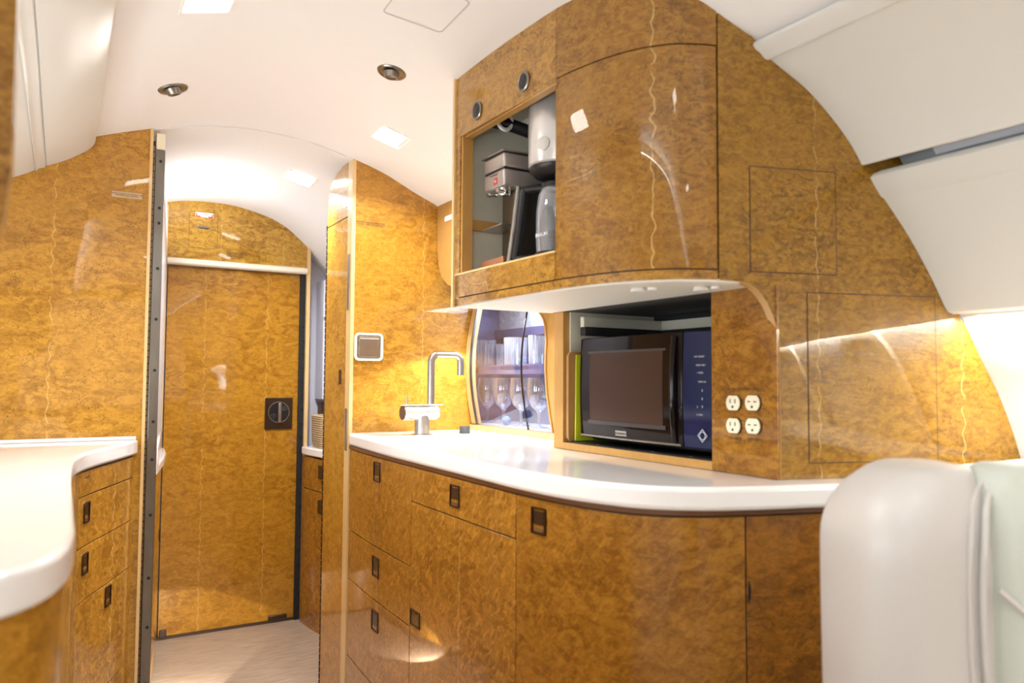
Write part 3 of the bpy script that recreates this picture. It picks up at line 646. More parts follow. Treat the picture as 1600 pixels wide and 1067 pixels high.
# ------------------------------------------------------------------ left counter and cabinets
LE = [(0.197, 2.449), (0.165, 2.36), (0.122, 2.25), (0.082, 2.15), (0.048, 2.04), (0.028, 1.90), (0.021, 1.6), (0.020, 1.2), (0.019, 1.03), (0.008, 0.93), (-0.020, 0.862), (-0.065, 0.825), (-0.16, 0.80), (-0.5, 0.775)]
le = cr(LE, 6)
mb = MB().prism([(p.x, p.y, 0.878) for p in le[::-1]]+[(0.197, 2.449, 0.878), (-0.665, 2.449, 0.878), (-0.665, 0.77, 0.878)][1:], (0, 0, 0.042))
tag(obj('countertop', mb, M_counter, bevel=0.010, seg=4), 'white curved countertop in the left foreground', 'countertop')
tag(obj('backsplash', MB().box(-0.66, 0.190, 2.440, 2.449, 0.9205, 0.930), M_counter, bevel=0.002), 'thin white strip where the left counter meets the burl partition', 'backsplash')
lb = cr([(x-0.014, y-(0.006 if y > 1.0 else -0.012)) for x, y in LE], 6)
lb = [Vector((p.x, p.y)) for p in lb]
LB = lb[::-1]; LBN = lb        # outward side is +x when walking towards +y
def lsl(y): return arcl(LB, lambda p: p.y > y)
LT = arcl(LB, lambda p: False)
t = thing('drawer_cabinet', 'burl drawer cabinet under the far curved end of the left counter', 'cabinet', (0.0, 2.2, 0))
sA, sB = lsl(2.055), LT-0.006
obj('carcass', MB().curtain(sub(LB, sA, LT), 0, 0.876, 0.02, 0), M_dark, t)
for k, (z0, z1) in enumerate(((0.815, 0.874), (0.695, 0.815), (0.565, 0.695), (0.300, 0.565), (0.0, 0.300))):
    f_ = front(t, 'fascia' if k == 0 else 'drawer', LB, sA, sB, z0, z1, M_lowl)
    if k in (1, 2): latch(f_, LB, lsl(2.125)+0.0, (0, 0.775, 0.653)[k], 0.040, 0.050)
    if k == 3: latch(f_, LB, lsl(2.275), 0.532, 0.040, 0.052)
    if k == 0:
        q = sub(LB, lsl(2.125), lsl(2.125)+0.03); d = (q[-1]-q[0]).normalized(); nn = Vector((d.y, -d.x)); c = q[0]+nn*0.0055
        text('lettering', 'WASTE', 0.009, M_ink, (c.x, c.y, 0.858), (d.x, d.y, 0), (0, 0, 1), f_)
t = thing('base_cabinet', 'blurred burl base cabinet under the near end of the left counter', 'cabinet', (0.0, 1.2, 0))
obj('carcass', MB().curtain(sub(LB, 0, sA), 0, 0.876, 0.02, 0), M_dark, t)
front(t, 'curved_panel', LB, 0, lsl(1.45), 0.0, 0.876, M_lowl); front(t, 'door', LB, lsl(1.45), sA, 0.0, 0.876, M_lowl)

# label on the left partition
t = tag(obj('placard', MB().box(0.108, 0.187, 2.4485, 2.4498, 1.6185, 1.6355), M_tan), 'small tan placard on the left burl partition beside the steel post', 'placard')
text('lettering', 'GALLEY POWER OFF DURING TAXI\nTAKEOFF AND LANDING', 0.0052, M_ink, (0.1475, 2.4482, 1.627), (1, 0, 0), (0, 0, 1), t)

# ------------------------------------------------------------------ overhead box above the sink
def box_face():
    pts = [(2.449, 1.724), (2.449, 1.56), (2.437, 1.50), (2.41, 1.455), (2.365, 1.425), (2.31, 1.408), (2.25, 1.402), (1.75, 1.402), (1.75, 1.752), (1.95, 1.748), (2.20, 1.736)]
    return [(1.136, y, z) for y, z in pts]
t = thing('overhead_locker', 'burl overhead locker with rounded corner above the sink', 'locker', (1.2, 2.1, 1.40))
obj('locker_door', MB().prism(box_face(), (0.02, 0, 0)), M_raw, t, bevel=0.002)
mb = MB().prism([(1.1335, 2.325+y, 1.656+z) for y, z in rr(0.12, 0.018, 0.008)], (0.003, 0, 0))
obj('handle_slot', mb, M_white, t)

# ------------------------------------------------------------------ upper cabinet (long face + curved door) and slanted bulkhead
UP = [(0.838, 1.70), (0.840, 1.56), (0.845, 1.42), (0.851, 1.27), (0.860, 1.20), (0.876, 1.132), (0.902, 1.072), (0.940, 1.025), (0.985, 0.998), (1.015, 0.9868), (1.052, 0.9752)]
UPP = [Vector(UP[0]), Vector(UP[1]), Vector(UP[2])]+cr([UP[2]]+UP[3:], 8)[1:]
UPP = [Vector((p[0], p[1])) for p in UPP]
su = lambda y: arcl(UPP, lambda p: p.y < y)
UE = arcl(UPP, lambda p: False); sD = arcl(UPP, lambda p: p.x > 1.017)
ctop = lambda x, y, s: cz(x, y)+0.004
t = thing('upper_cabinet', 'glossy burl upper cabinet holding the coffee machines, curved door at right', 'cabinet', (0.95, 1.3, 1.28))
z_b = 1.282
sO0, sO1 = 0.024, su(1.262)
obj('header_panel', MB().curtain(sub(UPP, 0, sO1), 1.704, ctop, 0.016, 0), M_up, t)
obj('stile', MB().curtain(sub(UPP, 0, sO0), z_b, 1.704, 0.016, 0), M_up, t)
obj('end_panel', MB().prism([(0.833, 1.700, z_b-0.003), (1.20, 1.700, z_b-0.003), (1.20, 1.700, 1.70), (1.09, 1.700, cz(1.09, 1.7)), (0.95, 1.7, cz(0.95, 1.7)), (0.833, 1.700, cz(0.833, 1.7)+0.004)], (0, 0.010, 0)), M_edge, t)
obj('bottom_rail', MB().curtain(sub(UPP, 0, sD), z_b, 1.299, 0.016, 0), M_up, t)
lf = obj('flap_panel', MB().curtain(sub(UPP, sO0-0.022, sO1-0.001), 1.302, 1.357, 0.014, 0), M_up, t)
obj('sill_trim', MB().curtain(sub(UPP, sO0-0.022, sO1), 1.357, 1.361, 0.018, 0.001), M_edge, t)
obj('seam_strip', MB().curtain(sub(UPP, 0.002, sD-0.001), 1.298, 1.303, 0.012, -0.003), M_dark, t)
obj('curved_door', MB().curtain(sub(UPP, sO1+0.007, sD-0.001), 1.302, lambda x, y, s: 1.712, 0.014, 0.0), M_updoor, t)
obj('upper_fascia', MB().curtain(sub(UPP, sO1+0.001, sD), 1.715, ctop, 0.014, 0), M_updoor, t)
obj('door_post', MB().curtain(sub(UPP, sO1+0.0005, sO1+0.006), 1.302, 1.714, 0.014, -0.0005), M_updoor, t)
obj('seam_strip', MB().curtain(sub(UPP, sO1, sD+0.004), 1.303, 1.72, 0.008, -0.006), M_dark, t)
# liner walls inside the open bay
mb = MB().box(0.862, 1.18, 1.690, 1.699, 1.345, 1.80).box(1.18, 1.19, 1.20, 1.70, 1.345, 1.80).box(0.870, 1.18, 1.20, 1.21, 1.345, 1.80).box(0.862, 1.18, 1.21, 1.69, 1.345, 1.352).box(0.862, 1.18, 1.21, 1.69, 1.775, 1.785)
obj('bay_liner', mb, M_liner, t)
obj('bay_rail', MB().box(0.864, 1.175, 1.680, 1.690, 1.474, 1.500), M_raw, t)
obj('opening_trim', MB().box(0.842, 0.870, 1.668, 1.677, 1.361, 1.704), M_raw, t)
mb = MB().box(0.848, 0.866, 1.262, 1.676, 1.7005, 1.7035)
obj('opening_trim', mb, M_raw, t)
# underside
mb = MB().prism([(p.x+0.004, p.y, z_b-0.004) for p in UPP]+[(1.124, 1.0, z_b-0.004), (1.124, 1.70, z_b-0.004)], (0, 0, 0.006))
us = obj('underside', mb, plain('underside_cream', (0.80, 0.77, 0.68), 0.45), t)
for (x, y) in ((0.955, 1.137), (1.045, 1.06)):
    mb = MB().lathe([(0.0, 0.0), (0.012, 0.0), (0.014, -0.002), (0.015, -0.0075), (0.0, -0.0075)][::-1], (x, y, z_b-0.004), 20)
    mb.lathe([(0.0, 0.0), (0.009, 0.0), (0.010, -0.005), (0.0, -0.005)][::-1], (x+0.018, y-0.02, z_b-0.004), 16)
    obj('cabinet_catch', mb, M_lensf, t)
# slanted bulkhead
def BP(s, z, o_=0.0): return (1.132+BD[0]*s+BD[1]*o_, 0.95+BD[1]*s-BD[0]*o_, z)
prof_r = [(1.635, 0.968), (1.597, 1.071), (1.556, 1.147), (1.50, 1.240), (1.482, 1.244), (1.43, 1.35), (1.401, 1.386), (1.36, 1.448), (1.43, 1.47), (1.43, 1.56), (1.33, 1.575), (1.275, 1.578), (1.244, 1.606), (1.192, 1.657), (1.12, 1.712), (1.091, 1.730), (1.041, 1.775), (1.005, 1.803)]
pts = [(0.0, 0.9205), (0.60, 0.9205), (0.60, 0.96)]+[((x-1.132)/BD[0]+0.003, z) for x, z in prof_r]
pts += [(-0.1195, cz(1.018, 0.985)+0.004), (-0.1195, 1.282), (-0.083, 1.2805), (-0.060, 1.275), (-0.042, 1.264), (-0.022, 1.238), (-0.008, 1.205), (-0.001, 1.17), (0.0, 1.13)]
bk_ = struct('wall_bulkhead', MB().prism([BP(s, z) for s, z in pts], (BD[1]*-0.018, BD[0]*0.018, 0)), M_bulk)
arch = cr([(-0.1195, 1.282), (-0.083, 1.2805), (-0.060, 1.275), (-0.042, 1.264), (-0.022, 1.238), (-0.008, 1.205), (-0.001, 1.17), (0.0, 1.13)], 4)+[Vector((0.0, 0.921))]
rows = [[BP(p.x, p.y, 0.0015), BP(p.x-0.0012, p.y-0.0008, 0.0015), BP(p.x-0.0012, p.y-0.0008, -0.0185), BP(p.x, p.y, -0.0185)] for p in arch]
obj('arch_edge_trim', MB().grid(rows, 0, True, True), M_raw, bk_)
def flush_panel(s0, s1, z0, z1):
    c_, h_ = ((s0+s1)/2, (z0+z1)/2), (s1-s0, z1-z0)
    mb = MB().ring([BP(c_[0]+a, c_[1]+b_, -0.001) for a, b_ in rr(h_[0], h_[1], 0.001, 2)], [BP(c_[0]+a, c_[1]+b_, -0.001) for a, b_ in rr(h_[0]-0.004, h_[1]-0.004, 0.0006, 2)], Vector((BD[1], -BD[0], 0))*0.0014, 0)
    mb.prism([BP(c_[0]+a, c_[1]+b_, -0.001) for a, b_ in rr(h_[0]-0.004, h_[1]-0.004, 0.0006, 2)], Vector((BD[1], -BD[0], 0))*0.0018, 1)
    obj('flush_door', mb, [M_dark, M_bulk], bk_)
flush_panel(-0.0585, 0.123, 1.2985, 1.4955); flush_panel(0.0575, 0.339, 0.9485, 1.2655)

# round switches on the upper cabinet header
for (y, z, lab) in ((1.586, 1.742, 'round black switch on the cabinet header, nearer the left corner'), (1.385, 1.746, 'round black switch on the cabinet header, above the coffee maker')):
    x = 0.8385 if y > 1.5 else 0.846
    t = thing('round_switch', lab, 'switch', (x, y, z), 'round switches above the open bay')
    obj('bezel', MB().lathe([(0.022, 0), (0.0225, 0.003), (0.020, 0.005), (0.017, 0.004), (0.017, 0.0)], (x, y, z), 28, (-1, 0, 0)), M_steeld, t)
    obj('button', MB().lathe([(0.0168, 0), (0.0168, 0.003), (0.012, 0.0045), (0, 0.0047)], (x, y, z), 24, (-1, 0, 0)), M_black, t)

# ------------------------------------------------------------------ microwave alcove and outlet face (plane x = 1.125)
t = thing('microwave_alcove', 'open burl-faced alcove housing the black microwave', 'cabinet', (1.2, 1.35, 0.92))
FX = 1.125
obj('stile', MB().box(FX, 1.30, 1.640, 1.682, 0.921, 1.2775), M_raw, t, bevel=0.001)
mb = MB().box(FX, FX+0.02, 1.113, 1.640, 0.921, 0.938)
obj('sill', mb, M_raw, t)
# outlet face: burl panel from opening to the bulkhead arch
pts = [(1.1125, 0.921), (1.1125, 1.2775), (0.950, 1.2775), (0.950, 0.921)]
of = obj('outlet_panel', MB().prism([(FX, y, z) for y, z in pts], (0.016, 0, 0)), M_face, t)
mb = MB().box(FX+0.02, 1.55, 1.600, 1.636, 0.921, 1.2775)
obj('side_wall', MB().box(FX+0.02, 1.44, 1.634, 1.6395, 0.938, 1.2775), M_liner, t)
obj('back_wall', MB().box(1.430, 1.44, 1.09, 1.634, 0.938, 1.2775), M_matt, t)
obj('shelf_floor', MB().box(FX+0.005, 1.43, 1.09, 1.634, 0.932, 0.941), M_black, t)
obj('alcove_top', MB().box(FX+0.002, 1.44, 0.96, 1.69, 1.277, 1.284), plain('alcove_top_shade', (0.05, 0.048, 0.045), 0.6), t)  # shade at the alcove top put into a dark grey colour
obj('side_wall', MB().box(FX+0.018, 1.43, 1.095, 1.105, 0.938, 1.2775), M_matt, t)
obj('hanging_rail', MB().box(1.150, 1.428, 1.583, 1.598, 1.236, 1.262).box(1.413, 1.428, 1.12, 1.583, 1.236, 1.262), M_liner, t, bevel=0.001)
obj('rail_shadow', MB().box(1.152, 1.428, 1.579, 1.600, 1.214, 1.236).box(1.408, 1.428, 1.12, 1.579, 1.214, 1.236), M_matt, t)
for y in (1.50, 1.30, 1.18): obj('screw', MB().lathe([(0.003, 0), (0.0032, 0.001), (0, 0.0015)], (FX+0.0085, y, 0.9412), 10, (0, 0, 1)), M_steel, t)
# microwave
t = thing('microwave_oven', 'black built-in microwave oven inside the burl alcove', 'microwave', (1.3, 1.33, 0.942))
obj('body', MB().box(1.172, 1.405, 1.108, 1.578, 0.948, 1.206), M_black, t, bevel=0.006)
def bowed(y0, y1, z0, z1, th=0.022, zb=0.010, yb=0.012, x0=1.172, n1=14, n2=8, yc=1.40, yw=0.22):
    rows = []
    for i in range(n1+1):
        y = y0+(y1-y0)*i/n1; row = []
        for j in range(n2+1):
            z = z0+(z1-z0)*j/n2; u = (y-yc)/yw; v = (z-(z0+z1)/2)/((z1-z0)/2)
            row.append((x0-th-yb*(1-u*u)+zb*v*v*0.4, y, z))
        row += [(x0, y, z1), (x0, y, z0)]; rows.append(row)
    return MB().grid(rows, 0, True, True)
obj('door', bowed(1.2215, 1.597, 0.957, 1.205), M_blackg, t, bevel=0.002)
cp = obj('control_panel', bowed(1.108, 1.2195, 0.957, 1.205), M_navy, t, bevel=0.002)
# window: sunken frame + brown mesh pane
def on_door(y, z, o_=0.0): return (1.172-0.022-0.012*(1-((y-1.40)/0.22)**2)+0.004*((z-1.081)/0.124)**2-o_, y, z)
def patch(y0, y1, z0, z1, o_, n1=10, n2=4, th=0.001):
    rows = [[on_door(y0+(y1-y0)*i/n1, z0+(z1-z0)*j/n2, o_) for j in range(n2+1)]+[on_door(y0+(y1-y0)*i/n1, z, o_-th) for z in (z1, z0)] for i in range(n1+1)]
    return MB().grid(rows, 0, True, True)
obj('door_window', patch(1.277, 1.548, 1.000, 1.166, 0.0012), M_mwin, t)
obj('window_bezel', patch(1.268, 1.556, 1.166, 1.171, 0.002, th=0.003), plain('bezel_shade', (0.05, 0.045, 0.045), 0.3), t)
obj('window_bezel', patch(1.268, 1.556, 0.991, 1.000, 0.003, th=0.004), plain('bezel_dark', (0.04, 0.035, 0.035), 0.3), t)
obj('handle_bar', MB().tube([on_door(1.243, z, 0.001+0.004*(1-((z-1.081)/0.115)**2)) for z in [0.966+0.023*i for i in range(11)]], 0.0075, 12), M_blackg, t)
obj('lower_trim', patch(1.225, 1.594, 0.959, 0.963, 0.003, th=0.004), M_steeld, t)
bd = obj('badge', patch(1.400, 1.442, 0.968, 0.980, 0.0012), M_steel, t)
text('lettering', 'Kenmore', 0.0098, M_ink, (on_door(1.421, 0.974, 0.0026)), (0, -1, 0), (0, 0, 1), bd)
for r_, (z, words) in enumerate(((1.150, 'POPCORN  REHEAT'), (1.132, 'COOK DEFROST MELT'), (1.116, 'POTATO  PIZZA'), (1.097, 'TIME COOK TIMER ON'), )):
    text('lettering', words, 0.0050, M_grey, (1.1505, 1.180, z), (0, -1, 0), (0, 0, 1), cp)
for r_, z in enumerate((1.079, 1.062, 1.045, 1.028)):
    text('lettering', ('1     2     3', '4     5     6', '7     8     9', 'STOP  0  START')[r_], 0.0078 if r_ < 3 else 0.0048, M_grey, (1.1505, 1.180, z), (0, -1, 0), (0, 0, 1), cp)
mb = MB().ring([(1.1505, 1.165+y, 0.985+z) for y, z in ((0.014, 0), (0, 0.014), (-0.014, 0), (0, -0.014))], [(1.1505, 1.165+y, 0.985+z) for y, z in ((0.012, 0), (0, 0.012), (-0.012, 0), (0, -0.012))], (-0.0006, 0, 0))
mb.ring([(1.1505, 1.165+y, 0.985+z) for y, z in circ(0.0085, 16)], [(1.1505, 1.165+y, 0.985+z) for y, z in circ(0.0072, 16)], (-0.0006, 0, 0))
obj('start_mark', mb, M_grey, cp)
# cutting boards standing left of the microwave
mb = MB().prism([(1.20+y, 1.6225, 1.0570+z) for y, z in rr(0.14, 0.23, 0.012)], (0, 0.010, 0)); 
tag(obj('cutting_board', mb, M_board, bevel=0.001), 'brown wooden cutting board standing left of the microwave', 'cutting board')
mb = MB().prism([(1.145, 1.6125, 0.942), (1.30, 1.606, 0.942), (1.30, 1.609, 1.165), (1.150, 1.6165, 1.165)], (0, 0.0045, 0))
tag(obj('cutting_board', mb, M_green, bevel=0.002), 'lime green plastic cutting board leaning between wooden board and microwave', 'cutting board')

# outlets
def outlet(y, z, kind, lab):
    t = thing('power_outlet', lab, 'outlet', (FX, y, z), 'ivory outlets on the burl face beside the microwave')
    out = []
    for k in range(32):
        a = 2*PI*k/32; py, pz = 0.0172*math.cos(a), 0.0172*math.sin(a); out.append((py, max(-0.0142, min(0.0142, pz))))
    mb = MB().prism([(FX-0.0035, y+a*1.06, z+b_*1.06) for a, b_ in out], (0.0033, 0, 0), 1).prism([(FX-0.0060, y+a, z+b_) for a, b_ in out], (0.0050, 0, 0), 0)
    obj('faceplate', mb, [M_ivory, M_brlite], t, bevel=0.0006)
    mb = MB()
    for sg in (1, -1):
        if kind == 0: mb.box(FX-0.0064, FX-0.0058, y+sg*0.0062-0.0010, y+sg*0.0062+0.0010, z-0.0005, z+0.0075)
        else: mb.box(FX-0.0064, FX-0.0058, y+sg*0.0075-0.0032, y+sg*0.0075+0.0032, z+0.0012, z+0.0034)
    mb.prism([(FX-0.0064, y+a, z-0.0075+b_) for a, b_ in circ(0.0026, 14)], (0.0006, 0, 0))
    obj('slots', mb, M_black, t)
outlet(1.0525, 1.0570, 0, 'ivory outlet with upright slots, upper left of the four')
outlet(1.0045, 1.0585, 1, 'ivory outlet with sideways slots, upper right of the four')
outlet(1.0525, 1.0130, 0, 'ivory outlet with upright slots, lower left of the four')
outlet(1.0040, 1.0150, 1, 'ivory outlet with sideways slots, lower right of the four')
for (y, z, s_) in ((1.0545, 1.0835, '115V OUTLET'), (1.0035, 1.0845, '230V OUTLET'), (1.0535, 0.9885, '115V 60HZ'), (1.0035, 0.990, '230V 50HZ')):
    text('lettering', s_, 0.0075, M_ink, (FX-0.0006, y, z), (0, -1, 0), (0, 0, 1), of)

# ------------------------------------------------------------------ glass-fronted cabinet by the sink
t = thing('glass_cabinet', 'lit glass-fronted cabinet of glassware in the corner behind the faucet', 'cabinet', (1.35, 2.15, 0.92))
def gx(z, o_=0.0): return 1.287-0.030*math.sin(PI*min(1, max(0, (z-0.93)/0.43)))-o_
def gcurt(outline, o0, o1, mi=0, mb=None):
    mb = mb or MB(); n_ = len(outline)
    vs = [(gx(z, o0), y, z) for y, z in outline]+[(gx(z, o1), y, z) for y, z in outline]
    return mb.add(vs, [tuple(range(n_)), tuple(range(n_, 2*n_))[::-1]]+[(i, (i+1) % n_, n_+(i+1) % n_, n_+i) for i in range(n_)], mi)
def gstrip(y0, y1, o0, o1, z0=0.94, z1=1.36, n_=14, mi=0, mb=None):
    mb = mb or MB()
    rows = [[(gx(z, o0), y0, z), (gx(z, o1), y0, z), (gx(z, o1), y1, z), (gx(z, o0), y1, z)] for z in [z0+(z1-z0)*i/n_ for i in range(n_+1)]]
    return mb.grid(rows, mi, True, True)
obj('stile', gstrip(2.418, 2.448, -0.02, 0.004), M_edge, t)
obj('pane_edge', gstrip(2.4135, 2.418, -0.005, 0.004), M_steeld, t)
obj('stile', gstrip(1.70, 1.865, -0.02, 0.004), M_raw, t)
obj('sill', MB().box(1.270, 1.315, 1.70, 2.448, 0.9205, 0.938), M_edge, t, bevel=0.001)
# rounded arch trim at upper right of the glass
arc = [(1.925, 0.94), (1.925, 1.19), (1.932, 1.235), (1.950, 1.275), (1.985, 1.305), (2.03, 1.322), (2.10, 1.33), (2.20, 1.33)]
arc = cr(arc, 4); rows = []
for i, p in enumerate(arc):
    d = (arc[min(i+1, len(arc)-1)]-arc[max(i-1, 0)]).normalized(); nn = Vector((-d.y, d.x)); q = p-nn*-0.008; 
    rows.append([(gx(p.y, 0.006), p.x, p.y), (gx(p.y, -0.02), p.x, p.y), (gx(p.y, -0.02), p.x-0.008, p.y), (gx(p.y, 0.006), p.x-0.008, p.y)])
obj('arch_trim', MB().grid(rows, 0, True, True), M_raw, t)
rows = [[(gx(p.y, 0.003), p.x, p.y), (gx(p.y, 0.003), 1.86, p.y+0.03 if i > 8 else p.y)] for i, p in enumerate(arc)]
mb = MB().grid([[(gx(p.y, 0.002), p.x-0.006, p.y), (gx(p.y, 0.002), 1.862, p.y), (gx(p.y, -0.01), 1.862, p.y), (gx(p.y, -0.01), p.x-0.006, p.y)] for p in arc], 0, True, True)
obj('corner_panel', mb, M_raw, t)
obj('glass_pane', gstrip(2.066, 2.4135, 0.0, 0.003), M_pane, t)
obj('glass_pane', gstrip(1.925, 2.062, 0.0, 0.003), M_pane, t)
obj('pane_seam', gstrip(2.062, 2.066, -0.001, 0.004), M_black, t)
M_int = plain('lit_interior', (0.15, 0.18, 0.33), 0.22, metal=0.5, noise=0.35, nscale=14)
mb = MB().box(1.50, 1.51, 1.86, 2.63, 0.938, 1.42)
obj('back_wall', mb, M_int, t)
obj('side_wall', MB().box(1.30, 1.50, 1.86, 1.868, 0.938, 1.42), M_int, t)
obj('side_wall', MB().box(1.30, 1.50, 2.620, 2.630, 0.938, 1.42), M_int, t)
obj('cabinet_floor', MB().box(1.30, 1.50, 1.868, 2.62, 0.9215, 0.940), M_lav, t)
obj('cabinet_top', MB().box(1.30, 1.50, 1.86, 2.63, 1.40, 1.42).box(1.299, 1.303, 2.49, 2.63, 0.93, 1.42), M_white, t)
sh = obj('shelf', MB().box(1.302, 1.50, 1.87, 2.618, 1.132, 1.145), M_pane, t)
obj('shelf_bumper', MB().box(1.302, 1.308, 1.87, 2.445, 1.118, 1.150), M_purple, t)
obj('top_bumper', MB().box(1.47, 1.50, 1.87, 2.618, 1.262, 1.292), M_purple, t)
obj('mirror_strip', MB().box(1.490, 1.4995, 1.87, 2.618, 1.295, 1.398), plain('rippled_foil', (0.60, 0.68, 0.85), 0.3, metal=0.1, noise=0.6, bump=1.0, nscale=38, aniso=(1, 1, 2)), t)
# tumblers (ribbed) on the shelf
def tumbler():
    n_ = 40; rows = []
    for r, h in ((0.030, 0.0), (0.033, 0.002), (0.036, 0.10), (0.0345, 0.10), (0.031, 0.008), (0.0, 0.008)):
        rows.append([((r+(0.0011*math.cos(k*PI) if h in (0.002, 0.10) and r > 0.0345 or h == 0.002 else 0))*math.cos(2*PI*k/n_), (r+(0.0011*math.cos(k*PI) if r > 0.0325 and r != 0.0345 else 0))*math.sin(2*PI*k/n_), h) for k in range(n_)])
    return MB().grid(rows, 0, True, True)
def goblet():
    return MB().lathe([(0.032, 0.0), (0.032, 0.002), (0.008, 0.006), (0.005, 0.012), (0.005, 0.048), (0.010, 0.056), (0.028, 0.072), (0.038, 0.098), (0.040, 0.125), (0.036, 0.165), (0.035, 0.165), (0.0385, 0.125), (0.036, 0.099), (0.026, 0.075), (0.0, 0.060)], (0, 0, 0), 28)
tb = obj('tumbler', tumbler(), M_drink)
spots = [(1.365, 2.500, 'ribbed tumbler on the upper shelf, at the left end'), (1.36, 2.275, 'large ribbed tumbler in the middle of the upper shelf'), (1.41, 2.44, 'small tumbler behind and between two ribbed ones, upper shelf'), (1.36, 2.115, 'ribbed tumbler on the upper shelf, right of the dark pane seam'), (1.40, 2.03, 'ribbed tumbler on the upper shelf, at the right end')]
for k, (x, y, lab) in enumerate(spots):
    o = tb if k == 0 else tb.copy()
    if k: C.objects.link(o)
    o.location = (x, y, 1.1455); tag(o, lab, 'glass', 'tumblers on the upper glass shelf')
    o.scale = (1.12, 1.12, 1.0) if k in (1, 3) else ((0.85, 0.85, 0.85) if k == 2 else (1, 1, 1))
gb = obj('stemmed_glass', goblet(), M_drink)
spots = [(1.36, 2.475, 'stemmed glass on the cabinet floor, at the left end'), (1.36, 2.355, 'stemmed glass on the cabinet floor, left of the blue ball'), (1.36, 2.235, 'stemmed glass on the cabinet floor, right behind the blue ball'), (1.36, 2.122, 'stemmed glass on the cabinet floor, just right of the pane seam'), (1.37, 2.025, 'stemmed glass on the cabinet floor, at the right end')]
for k, (x, y, lab) in enumerate(spots):
    o = gb if k == 0 else gb.copy()
    if k: C.objects.link(o)
    o.location = (x, y, 0.9405); tag(o, lab, 'glass', 'stemmed glasses on the cabinet floor')
mb = MB().lathe([(0.017*math.sin(a), 0.017-0.017*math.cos(a)) for a in [PI*i/12 for i in range(13)]], (1.330, 2.285, 0.9405), 20)
tag(obj('glass_ball', mb, M_ball), 'small blue glass ball among the stemmed glasses', 'ornament')

# ------------------------------------------------------------------ faucet and counter bits
fx, fy = 1.007, 2.271
t = thing('faucet', 'brushed steel sink faucet with squared gooseneck spout', 'faucet', (fx, fy, 0.92))
obj('base', MB().lathe([(0.034, 0), (0.034, 0.002), (0.0245, 0.004), (0.0235, 0.055), (0.0235, 0.062)], (fx, fy, 0.92), 32), M_steel, t)
obj('mixer_body', MB().lathe([(0.0, 0), (0.021, 0), (0.0235, 0.003), (0.0235, 0.082), (0.0225, 0.084), (0.0235, 0.086), (0.0235, 0.112), (0.018, 0.122), (0.008, 0.126), (0, 0.1265)][::1], (fx-0.066, fy, 0.991), 32, (1, 0, 0)), M_satin, t)
obj('cartridge_cap', MB().lathe([(0.0, 0), (0.021, 0), (0.0225, 0.002), (0.0225, 0.004), (0, 0.004)], (fx-0.0705, fy, 0.991), 32, (1, 0, 0)), plain('cap_brown', (0.10, 0.05, 0.03), 0.4, metal=0.3), t)
obj('lever_plate', MB().prism([(fx+0.0005+x, fy+y, 1.0145) for x, y in rr(0.150, 0.040, 0.019)], (0, 0, 0.0025)), M_satin, t, bevel=0.0008)
obj('lever_pin', MB().tube([(fx-0.053, fy, 1.016), (fx-0.053, fy, 1.046)], 0.0032, 12), M_steel, t)
path = [(fx+0.030, fy, 1.017), (fx+0.030, fy, 1.155)]
for k in range(1, 8):
    a = PI-PI/2*k/8; path.append((fx+0.055+0.025*math.cos(a), fy, 1.155+0.025*math.sin(a)))
path += [(fx+0.060, fy, 1.180), (fx+0.112, fy, 1.180)]
for k in range(1, 8):
    a = PI/2-PI/2*k/8; path.append((fx+0.112+0.025*math.cos(a), fy, 1.155+0.025*math.sin(a)))
path += [(fx+0.137, fy, 1.150), (fx+0.137, fy, 1.113)]
obj('spout', MB().tube(path, 0.0118, 20), M_steel, t)
tag(obj('drain_knob', MB().lathe([(0.0, 0), (0.0175, 0), (0.0175, 0.022), (0.0165, 0.024), (0, 0.024)], (1.158, 2.263, 0.9203), 36), M_knurl), 'short dark knurled knob on the white counter right of the faucet', 'knob')
# wall plate
t = thing('paper_dispenser', 'square metal flap in a cream frame on the right partition', 'dispenser', (0.887, 2.45, 1.206))
mb = MB().ring([(0.887+x, 2.4495, 1.206+z) for x, z in rr(0.102, 0.094, 0.016)], [(0.887+x, 2.4495, 1.206+z) for x, z in rr(0.084, 0.078, 0.009)], (0, -0.006, 0))
obj('frame', mb, M_ivory, t, bevel=0.0015)
mb = MB().prism([(0.887+x, 2.4485, 1.206+z) for x, z in rr(0.084, 0.078, 0.009)], (0, -0.0015, 0))
mb.box(0.852, 0.922, 2.4440, 2.447, 1.172, 1.2315)
obj('flap', mb, M_steel, t, bevel=0.0008)
obj('flap_bar', MB().tube([(0.852, 2.444, 1.2365), (0.922, 2.444, 1.2365)], 0.0055, 12), M_steel, t)

# ------------------------------------------------------------------ coffee maker and espresso machine in the bay
cx_, cy_ = 0.952, 1.405
B0 = 1.3525
t = thing('coffee_maker', 'tall white and black drip coffee maker partly behind the curved door', 'coffee maker', (cx_, cy_, B0))
obj('brew_head', MB().lathe([(0.0, 0.222), (0.066, 0.222), (0.070, 0.226), (0.071, 0.395), (0.068, 0.402), (0.0, 0.404)], (cx_, cy_, B0), 40), plain('white_silver', (0.78, 0.77, 0.76), 0.22, metal=0.55), t)
obj('filter_basket', MB().lathe([(0.0, 0.198), (0.040, 0.198), (0.055, 0.203), (0.066, 0.214), (0.0675, 0.222), (0.0, 0.222)], (cx_, cy_, B0), 40), M_black, t)
obj('tower', MB().box(cx_+0.035, cx_+0.105, cy_-0.05, cy_+0.04, B0, B0+0.36), plain('tower_grey', (0.10, 0.09, 0.11), 0.35), t, bevel=0.01)
obj('hot_plate', MB().lathe([(0.0, 0.0), (0.066, 0.0), (0.066, 0.010), (0.060, 0.013), (0.0, 0.013)], (cx_, cy_, B0), 36), M_brownmetal, t)
